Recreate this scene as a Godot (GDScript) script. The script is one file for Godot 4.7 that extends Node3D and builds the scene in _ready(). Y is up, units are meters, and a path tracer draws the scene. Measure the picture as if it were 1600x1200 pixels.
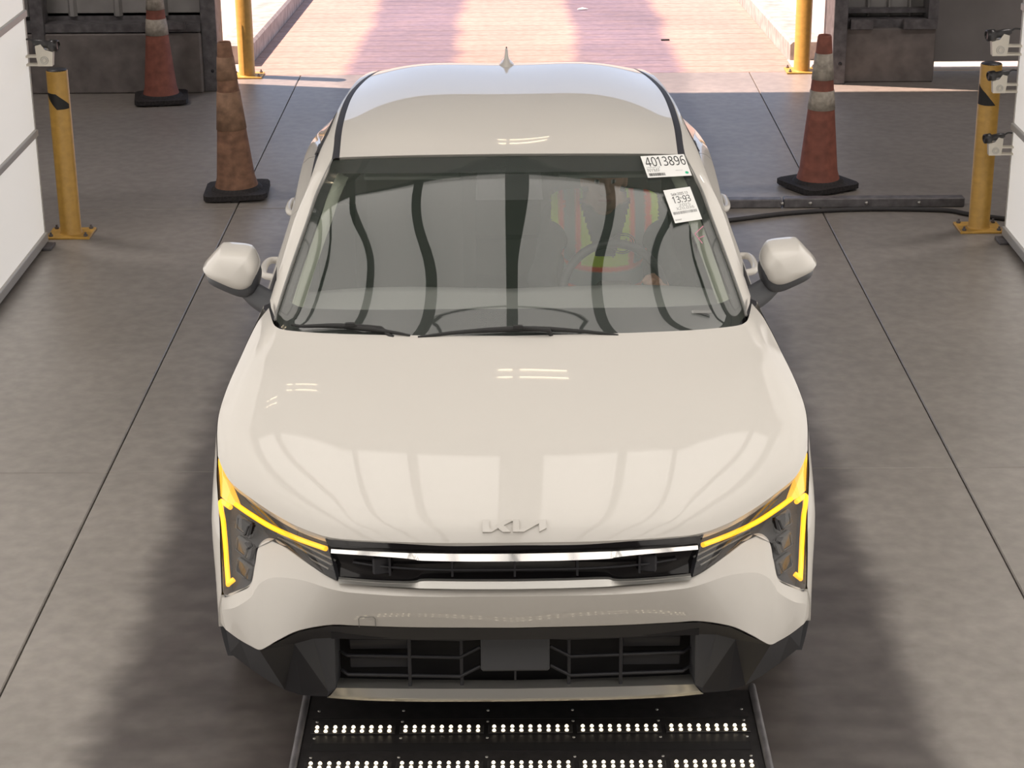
extends Node3D
# A drive-through vehicle photo bay. World: x right, y up, z towards the camera, metres.
# The sedan has its own frame: x right, y up, front bumper at z = 0 and the tail at z = -4.7; V(x, y, t) takes t as metres behind the front.

var M := {}
var used := {}
var sg := 0
var car: Node3D
var ws_rows := []

func _ready() -> void:
	# ---- camera
	var cam := Camera3D.new()
	cam.name = "camera"
	var pitch := atan(1180.0 / 3100.0)
	var yaw := deg_to_rad(-0.3)
	var roll := deg_to_rad(-0.45)
	var fw := Vector3(sin(yaw) * cos(pitch), -sin(pitch), -cos(yaw) * cos(pitch))
	var r0 := fw.cross(Vector3.UP).normalized()
	var u0 := r0.cross(fw)
	cam.transform = Transform3D(Basis(r0 * cos(roll) + u0 * sin(roll), u0 * cos(roll) - r0 * sin(roll), -fw), Vector3(0, 3.1, 0))
	cam.fov = rad_to_deg(2.0 * atan(600.0 / 3100.0))
	cam.near = 0.05
	cam.far = 300.0
	add_child(cam)
	cam.current = true
	# ---- sky, exposure
	var we := WorldEnvironment.new()
	we.name = "environment"
	var env := Environment.new()
	env.background_mode = Environment.BG_SKY
	env.sky = Sky.new()
	var sky := ProceduralSkyMaterial.new()
	sky.sky_top_color = Color(0.55, 0.59, 0.69)
	sky.sky_horizon_color = Color(0.77, 0.83, 0.94)
	sky.ground_bottom_color = Color(0.42, 0.37, 0.33)
	sky.ground_horizon_color = Color(0.66, 0.62, 0.60)
	sky.sky_energy_multiplier = 1.35
	env.sky.sky_material = sky
	env.tonemap_mode = Environment.TONE_MAPPER_LINEAR
	env.tonemap_exposure = 1.0
	env.sdfgi_enabled = true
	env.ssao_enabled = true
	env.ssil_enabled = true
	we.environment = env
	add_child(we)
	# ---- sun: comes in over the left jamb and the header, travelling right, down and a little towards the camera
	var sun := DirectionalLight3D.new()
	sun.name = "sun"
	sun.look_at_from_position(Vector3.ZERO, Vector3(1.98, -3.0, 0.45), Vector3.UP)
	sun.light_energy = 4.0
	sun.light_color = Color(1.0, 0.87, 0.80)
	sun.light_angular_distance = 0.53
	sun.shadow_enabled = true
	add_child(sun)
	# ---- large soft lights of the booth: the canopy overhead and the two side walls
	area("canopy_light", Vector3(0, 3.44, -4.65), Vector3(0, -1, 0), Vector2(5.0, 6.4), 0.26, Color(1.0, 0.975, 0.95))
	area("side_wall_light", Vector3(-2.53, 1.55, -5.2), Vector3(1, 0, 0), Vector2(9.9, 3.0), 0.125, Color(1.0, 0.975, 0.95))
	area("side_wall_light", Vector3(2.58, 1.55, -5.2), Vector3(-1, 0, 0), Vector2(9.9, 3.0), 0.125, Color(1.0, 0.975, 0.95))
	materials()
	building()
	outside()
	booth()
	floor_plate()
	build_car()
	driver()
	props()

func area(called: String, at: Vector3, dir: Vector3, size: Vector2, energy: float, color: Color, parent: Node3D = self) -> void:
	var a := AreaLight3D.new()
	a.name = called
	parent.add_child(a, true)
	var up := Vector3.UP if absf(dir.y) < 0.9 else Vector3(0, 0, 1)
	a.transform = Transform3D(Basis.looking_at(dir, up), at)
	a.area_size = size
	a.area_normalize_energy = false
	a.light_energy = energy
	a.light_color = color
	a.area_range = 30.0
	a.area_attenuation = 2.0
	a.shadow_enabled = true

# ------------------------------------------------------------------ helpers
func V(x: float, y: float, t: float) -> Vector3:
	return Vector3(x, y, -t)

func pts(a: Array) -> Array:
	var out := []
	for i in range(0, a.size(), 3):
		out.append(Vector3(a[i], a[i + 1], -a[i + 2]))
	return out

func mir(a: Array, s: float) -> Array:
	var out := []
	for p in a:
		out.append(Vector3(p.x * s, p.y, p.z))
	return out

func numbered(called: String) -> String:
	used[called] = used.get(called, 0) + 1
	return called if used[called] == 1 else "%s_%03d" % [called, used[called] - 1]

func thing(called: String, label: String, category: String, at := Vector3.ZERO, turn := 0.0, group := "") -> Node3D:
	var o := Node3D.new()
	o.name = numbered(called)
	add_child(o)
	o.position = at
	o.rotation.y = turn
	meta(o, label, category, group)
	return o

func meta(o: Node, label: String, category: String, group := "") -> void:
	o.set_meta("label", label)
	o.set_meta("category", category)
	if group:
		o.set_meta("group", group)

func setting(called: String, at := Vector3.ZERO) -> Node3D:
	var o := Node3D.new()
	o.name = called
	add_child(o)
	o.position = at
	o.set_meta("kind", "structure")
	return o

func ST() -> SurfaceTool:
	var st := SurfaceTool.new()
	st.begin(Mesh.PRIMITIVE_TRIANGLES)
	return st

func obj(called: String, st: SurfaceTool, m: Material, parent: Node = self, label := "") -> MeshInstance3D:
	st.generate_normals()
	var o := MeshInstance3D.new()
	o.name = called if parent != self else numbered(called)
	o.mesh = st.commit()
	o.material_override = m
	parent.add_child(o, true)
	if label:
		o.set_meta("label", label)
	return o

func put(called: String, mesh: Mesh, m: Material, parent: Node, x: Transform3D) -> MeshInstance3D:
	var o := MeshInstance3D.new()
	o.name = called
	o.mesh = mesh
	o.material_override = m
	parent.add_child(o, true)
	o.transform = x
	return o

func tri(st: SurfaceTool, a: Vector3, b: Vector3, c: Vector3) -> void:
	st.add_vertex(a)
	st.add_vertex(b)
	st.add_vertex(c)

func quad(st: SurfaceTool, a: Vector3, b: Vector3, c: Vector3, d: Vector3) -> void:
	tri(st, a, b, c)
	tri(st, a, c, d)

func flat(st: SurfaceTool) -> void:
	st.set_smooth_group(-1)

func smooth(st: SurfaceTool) -> void:
	sg += 1
	st.set_smooth_group(sg)

func poly(st: SurfaceTool, p: Array) -> void:
	for i in range(1, p.size() - 1):
		tri(st, p[0], p[i], p[i + 1])

func grid(st: SurfaceTool, rows: Array, close := false) -> void:
	smooth(st)
	for i in rows.size() - 1:
		var a: Array = rows[i]
		var b: Array = rows[i + 1]
		var n: int = a.size()
		for j in (n if close else n - 1):
			var k := (j + 1) % n
			tri(st, a[j], b[j], b[k])
			tri(st, a[j], b[k], a[k])

func box(st: SurfaceTool, c: Vector3, s: Vector3, b := Basis(), bev := 0.0) -> void:
	flat(st)
	var h := s * 0.5
	if bev <= 0.0:
		var p := []
		for i in 8:
			p.append(c + b * Vector3(h.x * (1 if i & 1 else -1), h.y * (1 if i & 2 else -1), h.z * (1 if i & 4 else -1)))
		for f in [[0, 1, 3, 2], [5, 4, 6, 7], [4, 0, 2, 6], [1, 5, 7, 3], [2, 3, 7, 6], [4, 5, 1, 0]]:
			quad(st, p[f[0]], p[f[1]], p[f[2]], p[f[3]])
		return
	# bevelled: 24 corners
	var q := {}
	for i in 8:
		var sx := 1.0 if i & 1 else -1.0
		var sy := 1.0 if i & 2 else -1.0
		var sz := 1.0 if i & 4 else -1.0
		q[i * 3] = c + b * Vector3(sx * h.x, sy * (h.y - bev), sz * (h.z - bev))
		q[i * 3 + 1] = c + b * Vector3(sx * (h.x - bev), sy * h.y, sz * (h.z - bev))
		q[i * 3 + 2] = c + b * Vector3(sx * (h.x - bev), sy * (h.y - bev), sz * h.z)
	for f in [[0, 2, 6, 4, 0], [1, 5, 7, 3, 0], [0, 4, 5, 1, 1], [2, 3, 7, 6, 1], [0, 1, 3, 2, 2], [4, 6, 7, 5, 2]]:
		quad(st, q[f[0] * 3 + f[4]], q[f[1] * 3 + f[4]], q[f[2] * 3 + f[4]], q[f[3] * 3 + f[4]])
	for e in [[0, 1, 1, 2], [2, 3, 1, 2], [4, 5, 1, 2], [6, 7, 1, 2], [0, 2, 0, 2], [1, 3, 0, 2], [4, 6, 0, 2], [5, 7, 0, 2], [0, 4, 0, 1], [1, 5, 0, 1], [2, 6, 0, 1], [3, 7, 0, 1]]:
		quad(st, q[e[0] * 3 + e[2]], q[e[1] * 3 + e[2]], q[e[1] * 3 + e[3]], q[e[0] * 3 + e[3]])
	for i in 8:
		tri(st, q[i * 3], q[i * 3 + 1], q[i * 3 + 2])

func boxm(s: Vector3, bev := 0.0) -> Mesh:
	var st := ST()
	box(st, Vector3.ZERO, s, Basis(), bev)
	st.generate_normals()
	return st.commit()

func bar(st: SurfaceTool, a: Vector3, b: Vector3, w: float, h: float) -> void:
	# a rectangular bar from a to b, w across and h in height
	var d := (b - a).normalized()
	var side := d.cross(Vector3.UP)
	side = side.normalized() if side.length() > 0.01 else Vector3.RIGHT
	box(st, (a + b) * 0.5, Vector3(w, h, a.distance_to(b)), Basis(side, d.cross(side) * -1.0, -d))

func tube(st: SurfaceTool, path: Array, r, sides := 10, close := false, caps := true) -> void:
	# r: one radius, or one for each point
	var rows := []
	var n := path.size()
	var nrm := Vector3.ZERO
	for i in n:
		var a: Vector3 = path[(i - 1 + n) % n] if close else path[maxi(i - 1, 0)]
		var b: Vector3 = path[(i + 1) % n] if close else path[mini(i + 1, n - 1)]
		var d := (b - a).normalized()
		if nrm == Vector3.ZERO:
			nrm = d.cross(Vector3.UP if absf(d.y) < 0.9 else Vector3.RIGHT).normalized()
		nrm = (nrm - d * nrm.dot(d)).normalized()
		var bi := d.cross(nrm)
		var ring := []
		var rad: float = r[i] if r is Array else r
		for k in sides:
			var an := TAU * k / sides
			ring.append(path[i] + (nrm * cos(an) + bi * sin(an)) * rad)
		rows.append(ring)
	if close:
		rows.append(rows[0])
	grid(st, rows, true)
	if caps and not close:
		flat(st)
		poly(st, rows[0])
		poly(st, rows[n - 1])

func lathe(st: SurfaceTool, prof: Array, sides := 24, x := Transform3D(), hard := false) -> void:
	# prof: [radius, height] pairs; turned about the y axis of x
	var rows := []
	for p in prof:
		var ring := []
		for k in sides:
			var an := TAU * k / sides
			ring.append(x * Vector3(cos(an) * p[0], p[1], sin(an) * p[0]))
		rows.append(ring)
	if hard:
		for i in rows.size() - 1:
			grid(st, [rows[i], rows[i + 1]], true)
	else:
		grid(st, rows, true)

func extrude(st: SurfaceTool, p: PackedVector2Array, depth: float, x := Transform3D()) -> void:
	# polygon in x and y, from z = 0 to z = depth
	flat(st)
	var t := Geometry2D.triangulate_polygon(p)
	for i in range(0, t.size(), 3):
		for z in [0.0, depth]:
			tri(st, x * Vector3(p[t[i]].x, p[t[i]].y, z), x * Vector3(p[t[i + 1]].x, p[t[i + 1]].y, z), x * Vector3(p[t[i + 2]].x, p[t[i + 2]].y, z))
	for i in p.size():
		var a := p[i]
		var b := p[(i + 1) % p.size()]
		quad(st, x * Vector3(a.x, a.y, 0), x * Vector3(b.x, b.y, 0), x * Vector3(b.x, b.y, depth), x * Vector3(a.x, a.y, depth))

func cr(p: Array, u: float) -> Vector3:
	var n := p.size() - 1
	var f := clampf(u, 0.0, 1.0) * n
	var i := mini(int(f), n - 1)
	var a: Vector3 = p[i]
	var b: Vector3 = p[i + 1]
	var pre: Vector3 = p[i - 1] if i > 0 else a * 2.0 - b
	var post: Vector3 = p[i + 2] if i + 2 <= n else b * 2.0 - a
	return a.cubic_interpolate(b, pre, post, f - i)

func arc(p: Array, n: int) -> Array:
	# n + 1 points spaced evenly along the curve through p
	var fine := []
	var dist := [0.0]
	for i in 161:
		fine.append(cr(p, i / 160.0))
		if i:
			dist.append(dist[i - 1] + fine[i].distance_to(fine[i - 1]))
	var out := []
	var k := 0
	for i in n + 1:
		var want: float = dist[160] * i / n
		while k < 159 and dist[k + 1] < want:
			k += 1
		out.append(fine[k].lerp(fine[k + 1], clampf((want - dist[k]) / maxf(dist[k + 1] - dist[k], 1e-9), 0, 1)))
	return out

func even(p: Array, n: int) -> Array:
	# n + 1 points spaced evenly by control point
	var out := []
	for i in n + 1:
		out.append(cr(p, float(i) / n))
	return out

func coons(f: Array, r: Array, c: Array, s: Array, nu: int, nv: int, bulge := "") -> Array:
	# rows from f to r; columns from c to s
	var ff := arc(f, nu)
	var rr := arc(r, nu)
	var cc := arc(c, nv)
	var ss := arc(s, nv)
	var rows := []
	for i in nv + 1:
		var v := float(i) / nv
		var row := []
		for j in nu + 1:
			var u := float(j) / nu
			var w := u * u
			var p: Vector3 = ff[j] * (1 - v) + rr[j] * v + cc[i] * (1 - w) + ss[i] * w
			p -= (ff[0] * (1 - w) + ff[nu] * w) * (1 - v) + (rr[0] * (1 - w) + rr[nu] * w) * v
			if bulge == "hood":
				p.y += 0.026 * pow(sin(PI * v), 0.75) * sin(PI * u * u)
			elif bulge == "windshield":
				p += Vector3(0, 0.55, 0.84) * 0.011 * sin(PI * v) * cos(PI * u * 0.5)
			elif bulge == "roof":
				p.y += 0.010 * sin(PI * u * u) * smoothstep(0.0, 0.15, v) * smoothstep(1.0, 0.85, v)
			row.append(p)
		rows.append(row)
	return rows

func full(rows: Array) -> Array:
	# half a grid (from x = 0 outwards) mirrored into a whole one
	var out := []
	for row in rows:
		var w := []
		for j in range(row.size() - 1, 0, -1):
			w.append(Vector3(-row[j].x, row[j].y, row[j].z))
		row[0].x = 0.0
		w.append_array(row)
		out.append(w)
	return out

func shift(rows: Array, d: Vector3) -> Array:
	var out := []
	for row in rows:
		var w := []
		for p in row:
			w.append(p + d)
		out.append(w)
	return out

func at_t(p: Array, t: float) -> Vector3:
	# the point of the polyline p (sorted by t) at t
	for i in p.size() - 1:
		if -p[i + 1].z >= t or i == p.size() - 2:
			return p[i].lerp(p[i + 1], clampf((t + p[i].z) / maxf(p[i].z - p[i + 1].z, 1e-6), 0, 1))
	return p[0]

func text(called: String, words: String, m: Material, parent: Node, x: Transform3D, width: float, height: float, deep := 0.0006) -> void:
	# lettering that fills width x height, lying in the x-y plane of x with its lower left corner at the origin
	var tm := TextMesh.new()
	var f := SystemFont.new()
	f.font_names = PackedStringArray(["Droid Sans"])
	tm.font = f
	tm.text = words
	tm.font_size = 32
	tm.pixel_size = 0.01
	tm.depth = 0.1
	tm.curve_step = 2.0
	var b := tm.get_aabb()
	var sc := Vector3(width / b.size.x, height / b.size.y, deep / b.size.z)
	put(called, tm, m, parent, x * Transform3D(Basis.from_scale(sc), -b.position * sc))

# ------------------------------------------------------------------ materials
func mat(key: String, c: Color, rough := 0.6, metal := 0.0) -> StandardMaterial3D:
	var m := StandardMaterial3D.new()
	m.resource_name = key
	m.albedo_color = c
	m.roughness = rough
	m.metallic = metal
	m.cull_mode = BaseMaterial3D.CULL_DISABLED
	M[key] = m
	return m

func lin(r: float, g: float, b: float) -> Color:
	return Color(r, g, b).linear_to_srgb()

func noise_tex(freq: float, lo: Color, hi: Color, sd: int, size := 512, oct := 4, normal := false) -> NoiseTexture2D:
	var n := FastNoiseLite.new()
	n.seed = sd
	n.frequency = freq
	n.fractal_octaves = oct
	var t := NoiseTexture2D.new()
	t.width = size
	t.height = size
	t.seamless = true
	t.noise = n
	if normal:
		t.as_normal_map = true
		t.bump_strength = 4.0
	else:
		var g := Gradient.new()
		g.set_color(0, lo)
		g.set_color(1, hi)
		t.color_ramp = g
	return t

func grained(m: StandardMaterial3D, freq: float, lo: float, hi: float, sd: int, scale: float) -> void:
	# uneven tone of a material, in its own grain
	m.albedo_texture = noise_tex(freq, Color(lo, lo, lo), Color(hi, hi, hi), sd)
	m.uv1_triplanar = true
	m.uv1_scale = Vector3.ONE * scale

func materials() -> void:
	var p := mat("paint", lin(0.60, 0.575, 0.535), 0.4)
	p.metallic_specular = 0.15
	p.clearcoat_enabled = true
	p.clearcoat = 0.75
	p.clearcoat_roughness = 0.02
	mat("cladding", lin(0.068, 0.070, 0.077), 0.55)
	mat("dark_plastic", lin(0.026, 0.026, 0.031), 0.5)
	mat("black_gloss", lin(0.012, 0.011, 0.012), 0.08)
	mat("rubber", lin(0.02, 0.02, 0.02), 0.75)
	mat("chrome", lin(0.75, 0.74, 0.72), 0.12, 1.0)
	mat("satin", lin(0.55, 0.54, 0.51), 0.35, 0.8)
	mat("trim_grey", lin(0.20, 0.20, 0.19), 0.4)
	var g := mat("glass", Color(0.38, 0.43, 0.39, 0.09), 0.0)
	g.transparency = BaseMaterial3D.TRANSPARENCY_ALPHA
	g.metallic_specular = 0.5
	g = mat("tinted_glass", Color(0.10, 0.11, 0.11, 0.62), 0.0)
	g.transparency = BaseMaterial3D.TRANSPARENCY_ALPHA
	g = mat("lens_glass", Color(0.6, 0.6, 0.6, 0.03), 0.0)
	g.transparency = BaseMaterial3D.TRANSPARENCY_ALPHA
	mat("frit", lin(0.012, 0.012, 0.013), 0.7)
	mat("cabin_dark", lin(0.075, 0.072, 0.07), 0.8)
	mat("cabin_grey", lin(0.19, 0.20, 0.185), 0.8)
	mat("cabin_light", lin(0.55, 0.60, 0.48), 0.8)
	mat("mirror_glass", lin(0.8, 0.8, 0.8), 0.02, 1.0)
	mat("paper", lin(0.78, 0.78, 0.76), 0.7)
	mat("ink", lin(0.03, 0.03, 0.03), 0.8)
	mat("ink_grey", lin(0.30, 0.30, 0.30), 0.8)
	mat("ink_green", lin(0.05, 0.45, 0.25), 0.8)
	mat("pink", lin(0.65, 0.25, 0.35), 0.7)
	var am := mat("amber_glow", lin(0.9, 0.45, 0.02), 0.4)
	am.emission_enabled = true
	am.emission = lin(1.0, 0.47, 0.0)
	am.emission_energy_multiplier = 1.25
	am = mat("amber_wedge", lin(0.9, 0.45, 0.05), 0.4)
	am.emission_enabled = true
	am.emission = lin(1.0, 0.50, 0.02)
	am.emission_energy_multiplier = 0.85
	var l := mat("diffuser", lin(0.75, 0.74, 0.72), 0.7)
	l.emission_enabled = true
	l.emission = lin(1.0, 0.94, 0.87)
	l.emission_energy_multiplier = 0.40
	l = mat("canopy_diffuser", lin(0.75, 0.74, 0.72), 0.7)
	l.emission_enabled = true
	l.emission = lin(1.0, 0.95, 0.89)
	l.emission_energy_multiplier = 0.75
	l = mat("led", lin(0.9, 0.85, 0.7), 0.3)
	l.emission_enabled = true
	l.emission = lin(1.0, 0.86, 0.62)
	l.emission_energy_multiplier = 3.2
	l = mat("led_strong", lin(0.9, 0.85, 0.7), 0.3)
	l.emission_enabled = true
	l.emission = lin(1.0, 0.84, 0.58)
	l.emission_energy_multiplier = 5.0
	l = mat("high_bay_glow", lin(0.8, 0.8, 0.78), 0.6)
	l.emission_enabled = true
	l.emission = lin(1.0, 0.93, 0.88)
	l.emission_energy_multiplier = 6.0
	l = mat("tube_glow", lin(0.9, 0.85, 0.75), 0.5)
	l.emission_enabled = true
	l.emission = lin(1.0, 0.80, 0.52)
	l.emission_energy_multiplier = 7.0
	mat("frame_grey", lin(0.46, 0.45, 0.43), 0.5, 0.1)
	mat("rib_black", lin(0.02, 0.019, 0.019), 0.6)
	var s := mat("plate_steel", lin(0.035, 0.032, 0.033), 0.42)
	grained(s, 0.02, 0.75, 1.0, 11, 2.0)
	mat("slot_black", lin(0.008, 0.007, 0.008), 0.7)
	mat("screw", lin(0.5, 0.49, 0.47), 0.3, 0.9)
	s = mat("steel", lin(0.21, 0.20, 0.21), 0.5, 0.15)
	grained(s, 0.015, 0.7, 1.0, 12, 1.5)
	s = mat("stem_concrete", lin(0.24, 0.215, 0.205), 0.9)
	grained(s, 0.012, 0.78, 1.0, 13, 0.9)
	s = mat("siding", lin(0.36, 0.35, 0.34), 0.6)
	grained(s, 0.01, 0.85, 1.0, 14, 0.6)
	s = mat("wall_panel", lin(0.34, 0.32, 0.31), 0.7)
	grained(s, 0.008, 0.88, 1.0, 15, 0.5)
	s = mat("ceiling_steel", lin(0.34, 0.32, 0.30), 0.8)
	s = mat("curb_concrete", lin(0.52, 0.46, 0.43), 0.9)
	grained(s, 0.015, 0.75, 1.0, 16, 0.8)
	s = mat("apron_concrete", lin(0.60, 0.53, 0.47), 0.9)
	grained(s, 0.01, 0.85, 1.0, 17, 0.5)
	s = mat("yellow", lin(0.62, 0.36, 0.075), 0.45)
	grained(s, 0.012, 0.86, 1.0, 18, 3.0)
	s = mat("cone_dirty", lin(0.38, 0.20, 0.125), 0.8)
	grained(s, 0.007, 0.62, 1.0, 19, 3.5)
	s = mat("cone_red", lin(0.34, 0.115, 0.08), 0.7)
	grained(s, 0.006, 0.72, 1.0, 20, 3.5)
	s = mat("cone_band", lin(0.58, 0.52, 0.44), 0.6)
	grained(s, 0.012, 0.68, 1.0, 21, 4.0)
	s = mat("cone_band_dirty", lin(0.42, 0.25, 0.16), 0.8)
	grained(s, 0.007, 0.65, 1.0, 22, 4.0)
	s = mat("cone_base", lin(0.045, 0.04, 0.042), 0.85)
	grained(s, 0.02, 0.5, 1.0, 23, 5.0)
	mat("bracket_white", lin(0.62, 0.58, 0.50), 0.5)
	mat("camera_black", lin(0.02, 0.019, 0.02), 0.35)
	mat("hose", lin(0.03, 0.028, 0.03), 0.6)
	floor_material()
func stained(w: int, h: int, x0: float, x1: float, z0: float, z1: float, base: Vector3, dark: Vector3, sd: int, strength: float) -> ImageTexture:
	# concrete seen from above: mottling, wear and the two grimy bands that tyres leave at x = -1.25..-0.5 and 0.45..1.2
	var n1 := FastNoiseLite.new()
	n1.seed = sd
	n1.frequency = 0.55
	n1.fractal_octaves = 5
	var n2 := FastNoiseLite.new()
	n2.seed = sd + 1
	n2.frequency = 3.0
	n2.fractal_octaves = 3
	var data := PackedByteArray()
	data.resize(w * h * 3)
	var k := 0
	for j in h:
		var z := lerpf(z0, z1, (j + 0.5) / h)
		for i in w:
			var x := lerpf(x0, x1, (i + 0.5) / w)
			var a := n1.get_noise_2d(x, z)
			var b := n2.get_noise_2d(x * 0.8, z * 2.2)
			var edge := a * 0.07 + b * 0.05
			var ax := absf(x + 0.04)
			var g := smoothstep(1.35, 1.20, ax + edge) * smoothstep(0.40, 0.56, ax - edge)
			g = g * (0.92 + 0.2 * b) * strength * (lerpf(0.45, 1.0, smoothstep(-9.5, -6.5, z + a)) if z > -14.65 else 1.0)
			var tone := 1.0 + a * 0.20 + b * 0.045
			var c := base.lerp(dark, clampf(g, 0.0, 1.0)) * tone
			var q := Color(c.x, c.y, c.z).linear_to_srgb()
			data[k] = clampi(int(q.r * 255.0), 0, 255)
			data[k + 1] = clampi(int(q.g * 255.0), 0, 255)
			data[k + 2] = clampi(int(q.b * 255.0), 0, 255)
			k += 3
	return ImageTexture.create_from_image(Image.create_from_data(w, h, false, Image.FORMAT_RGB8, data))

const FX0 := -6.5
const FX1 := 6.5
const FZ0 := -14.65
const FZ1 := 4.0
const RZ1 := -26.25

func floor_material() -> void:
	var m := mat("floor", Color.WHITE, 0.52)
	m.albedo_texture = stained(720, 1000, FX0, FX1, FZ0, FZ1, Vector3(0.295, 0.27, 0.245), Vector3(0.072, 0.060, 0.057), 31, 0.95)
	m.roughness_texture = noise_tex(0.008, Color(0.72, 0.72, 0.72), Color(1, 1, 1), 41)
	m.detail_enabled = true
	m.detail_blend_mode = BaseMaterial3D.BLEND_MODE_MUL
	m.detail_uv_layer = BaseMaterial3D.DETAIL_UV_2
	m.detail_albedo = noise_tex(0.03, Color(0.88, 0.88, 0.88), Color(1, 1, 1), 42)
	m.uv2_triplanar = true
	m.uv2_world_triplanar = true
	m.uv2_scale = Vector3.ONE * 0.7
	m = mat("ramp", Color.WHITE, 0.85)
	m.albedo_texture = stained(420, 1000, -2.1, 2.1, RZ1, FZ0, Vector3(0.43, 0.305, 0.262), Vector3(0.188, 0.155, 0.20), 32, 1.0)
	m.detail_enabled = true
	m.detail_blend_mode = BaseMaterial3D.BLEND_MODE_MUL
	m.detail_uv_layer = BaseMaterial3D.DETAIL_UV_2
	m.detail_albedo = noise_tex(0.03, Color(0.86, 0.86, 0.86), Color(1, 1, 1), 43)
	m.uv2_triplanar = true
	m.uv2_world_triplanar = true
	m.uv2_scale = Vector3.ONE * 0.7

func slab(st: SurfaceTool, x0: float, x1: float, z0: float, z1: float, y0: float, y1: float, thick: float, ux: Vector2, uz: Vector2, bev := 0.004) -> void:
	# a slab whose top runs from height y0 at z0 to y1 at z1; texture coordinates are metres on the ground
	flat(st)
	var top := []
	var mid := []
	var low := []
	for c in [[x0, z0, y0, 1, 1], [x1, z0, y0, -1, 1], [x1, z1, y1, -1, -1], [x0, z1, y1, 1, -1]]:
		top.append(Vector3(c[0] + c[3] * bev, c[2], c[1] + c[4] * bev))
		mid.append(Vector3(c[0], c[2] - bev, c[1]))
		low.append(Vector3(c[0], c[2] - thick, c[1]))
	var faces := [[top[0], top[1], top[2], top[3]]]
	for i in 4:
		var k := (i + 1) % 4
		faces.append([top[i], mid[i], mid[k], top[k]])
		faces.append([mid[i], low[i], low[k], mid[k]])
	for f in faces:
		for i in [0, 1, 2, 0, 2, 3]:
			var p: Vector3 = f[i]
			st.set_uv(Vector2((p.x - ux.x) / (ux.y - ux.x), (p.z - uz.x) / (uz.y - uz.x)))
			st.add_vertex(p)

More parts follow.
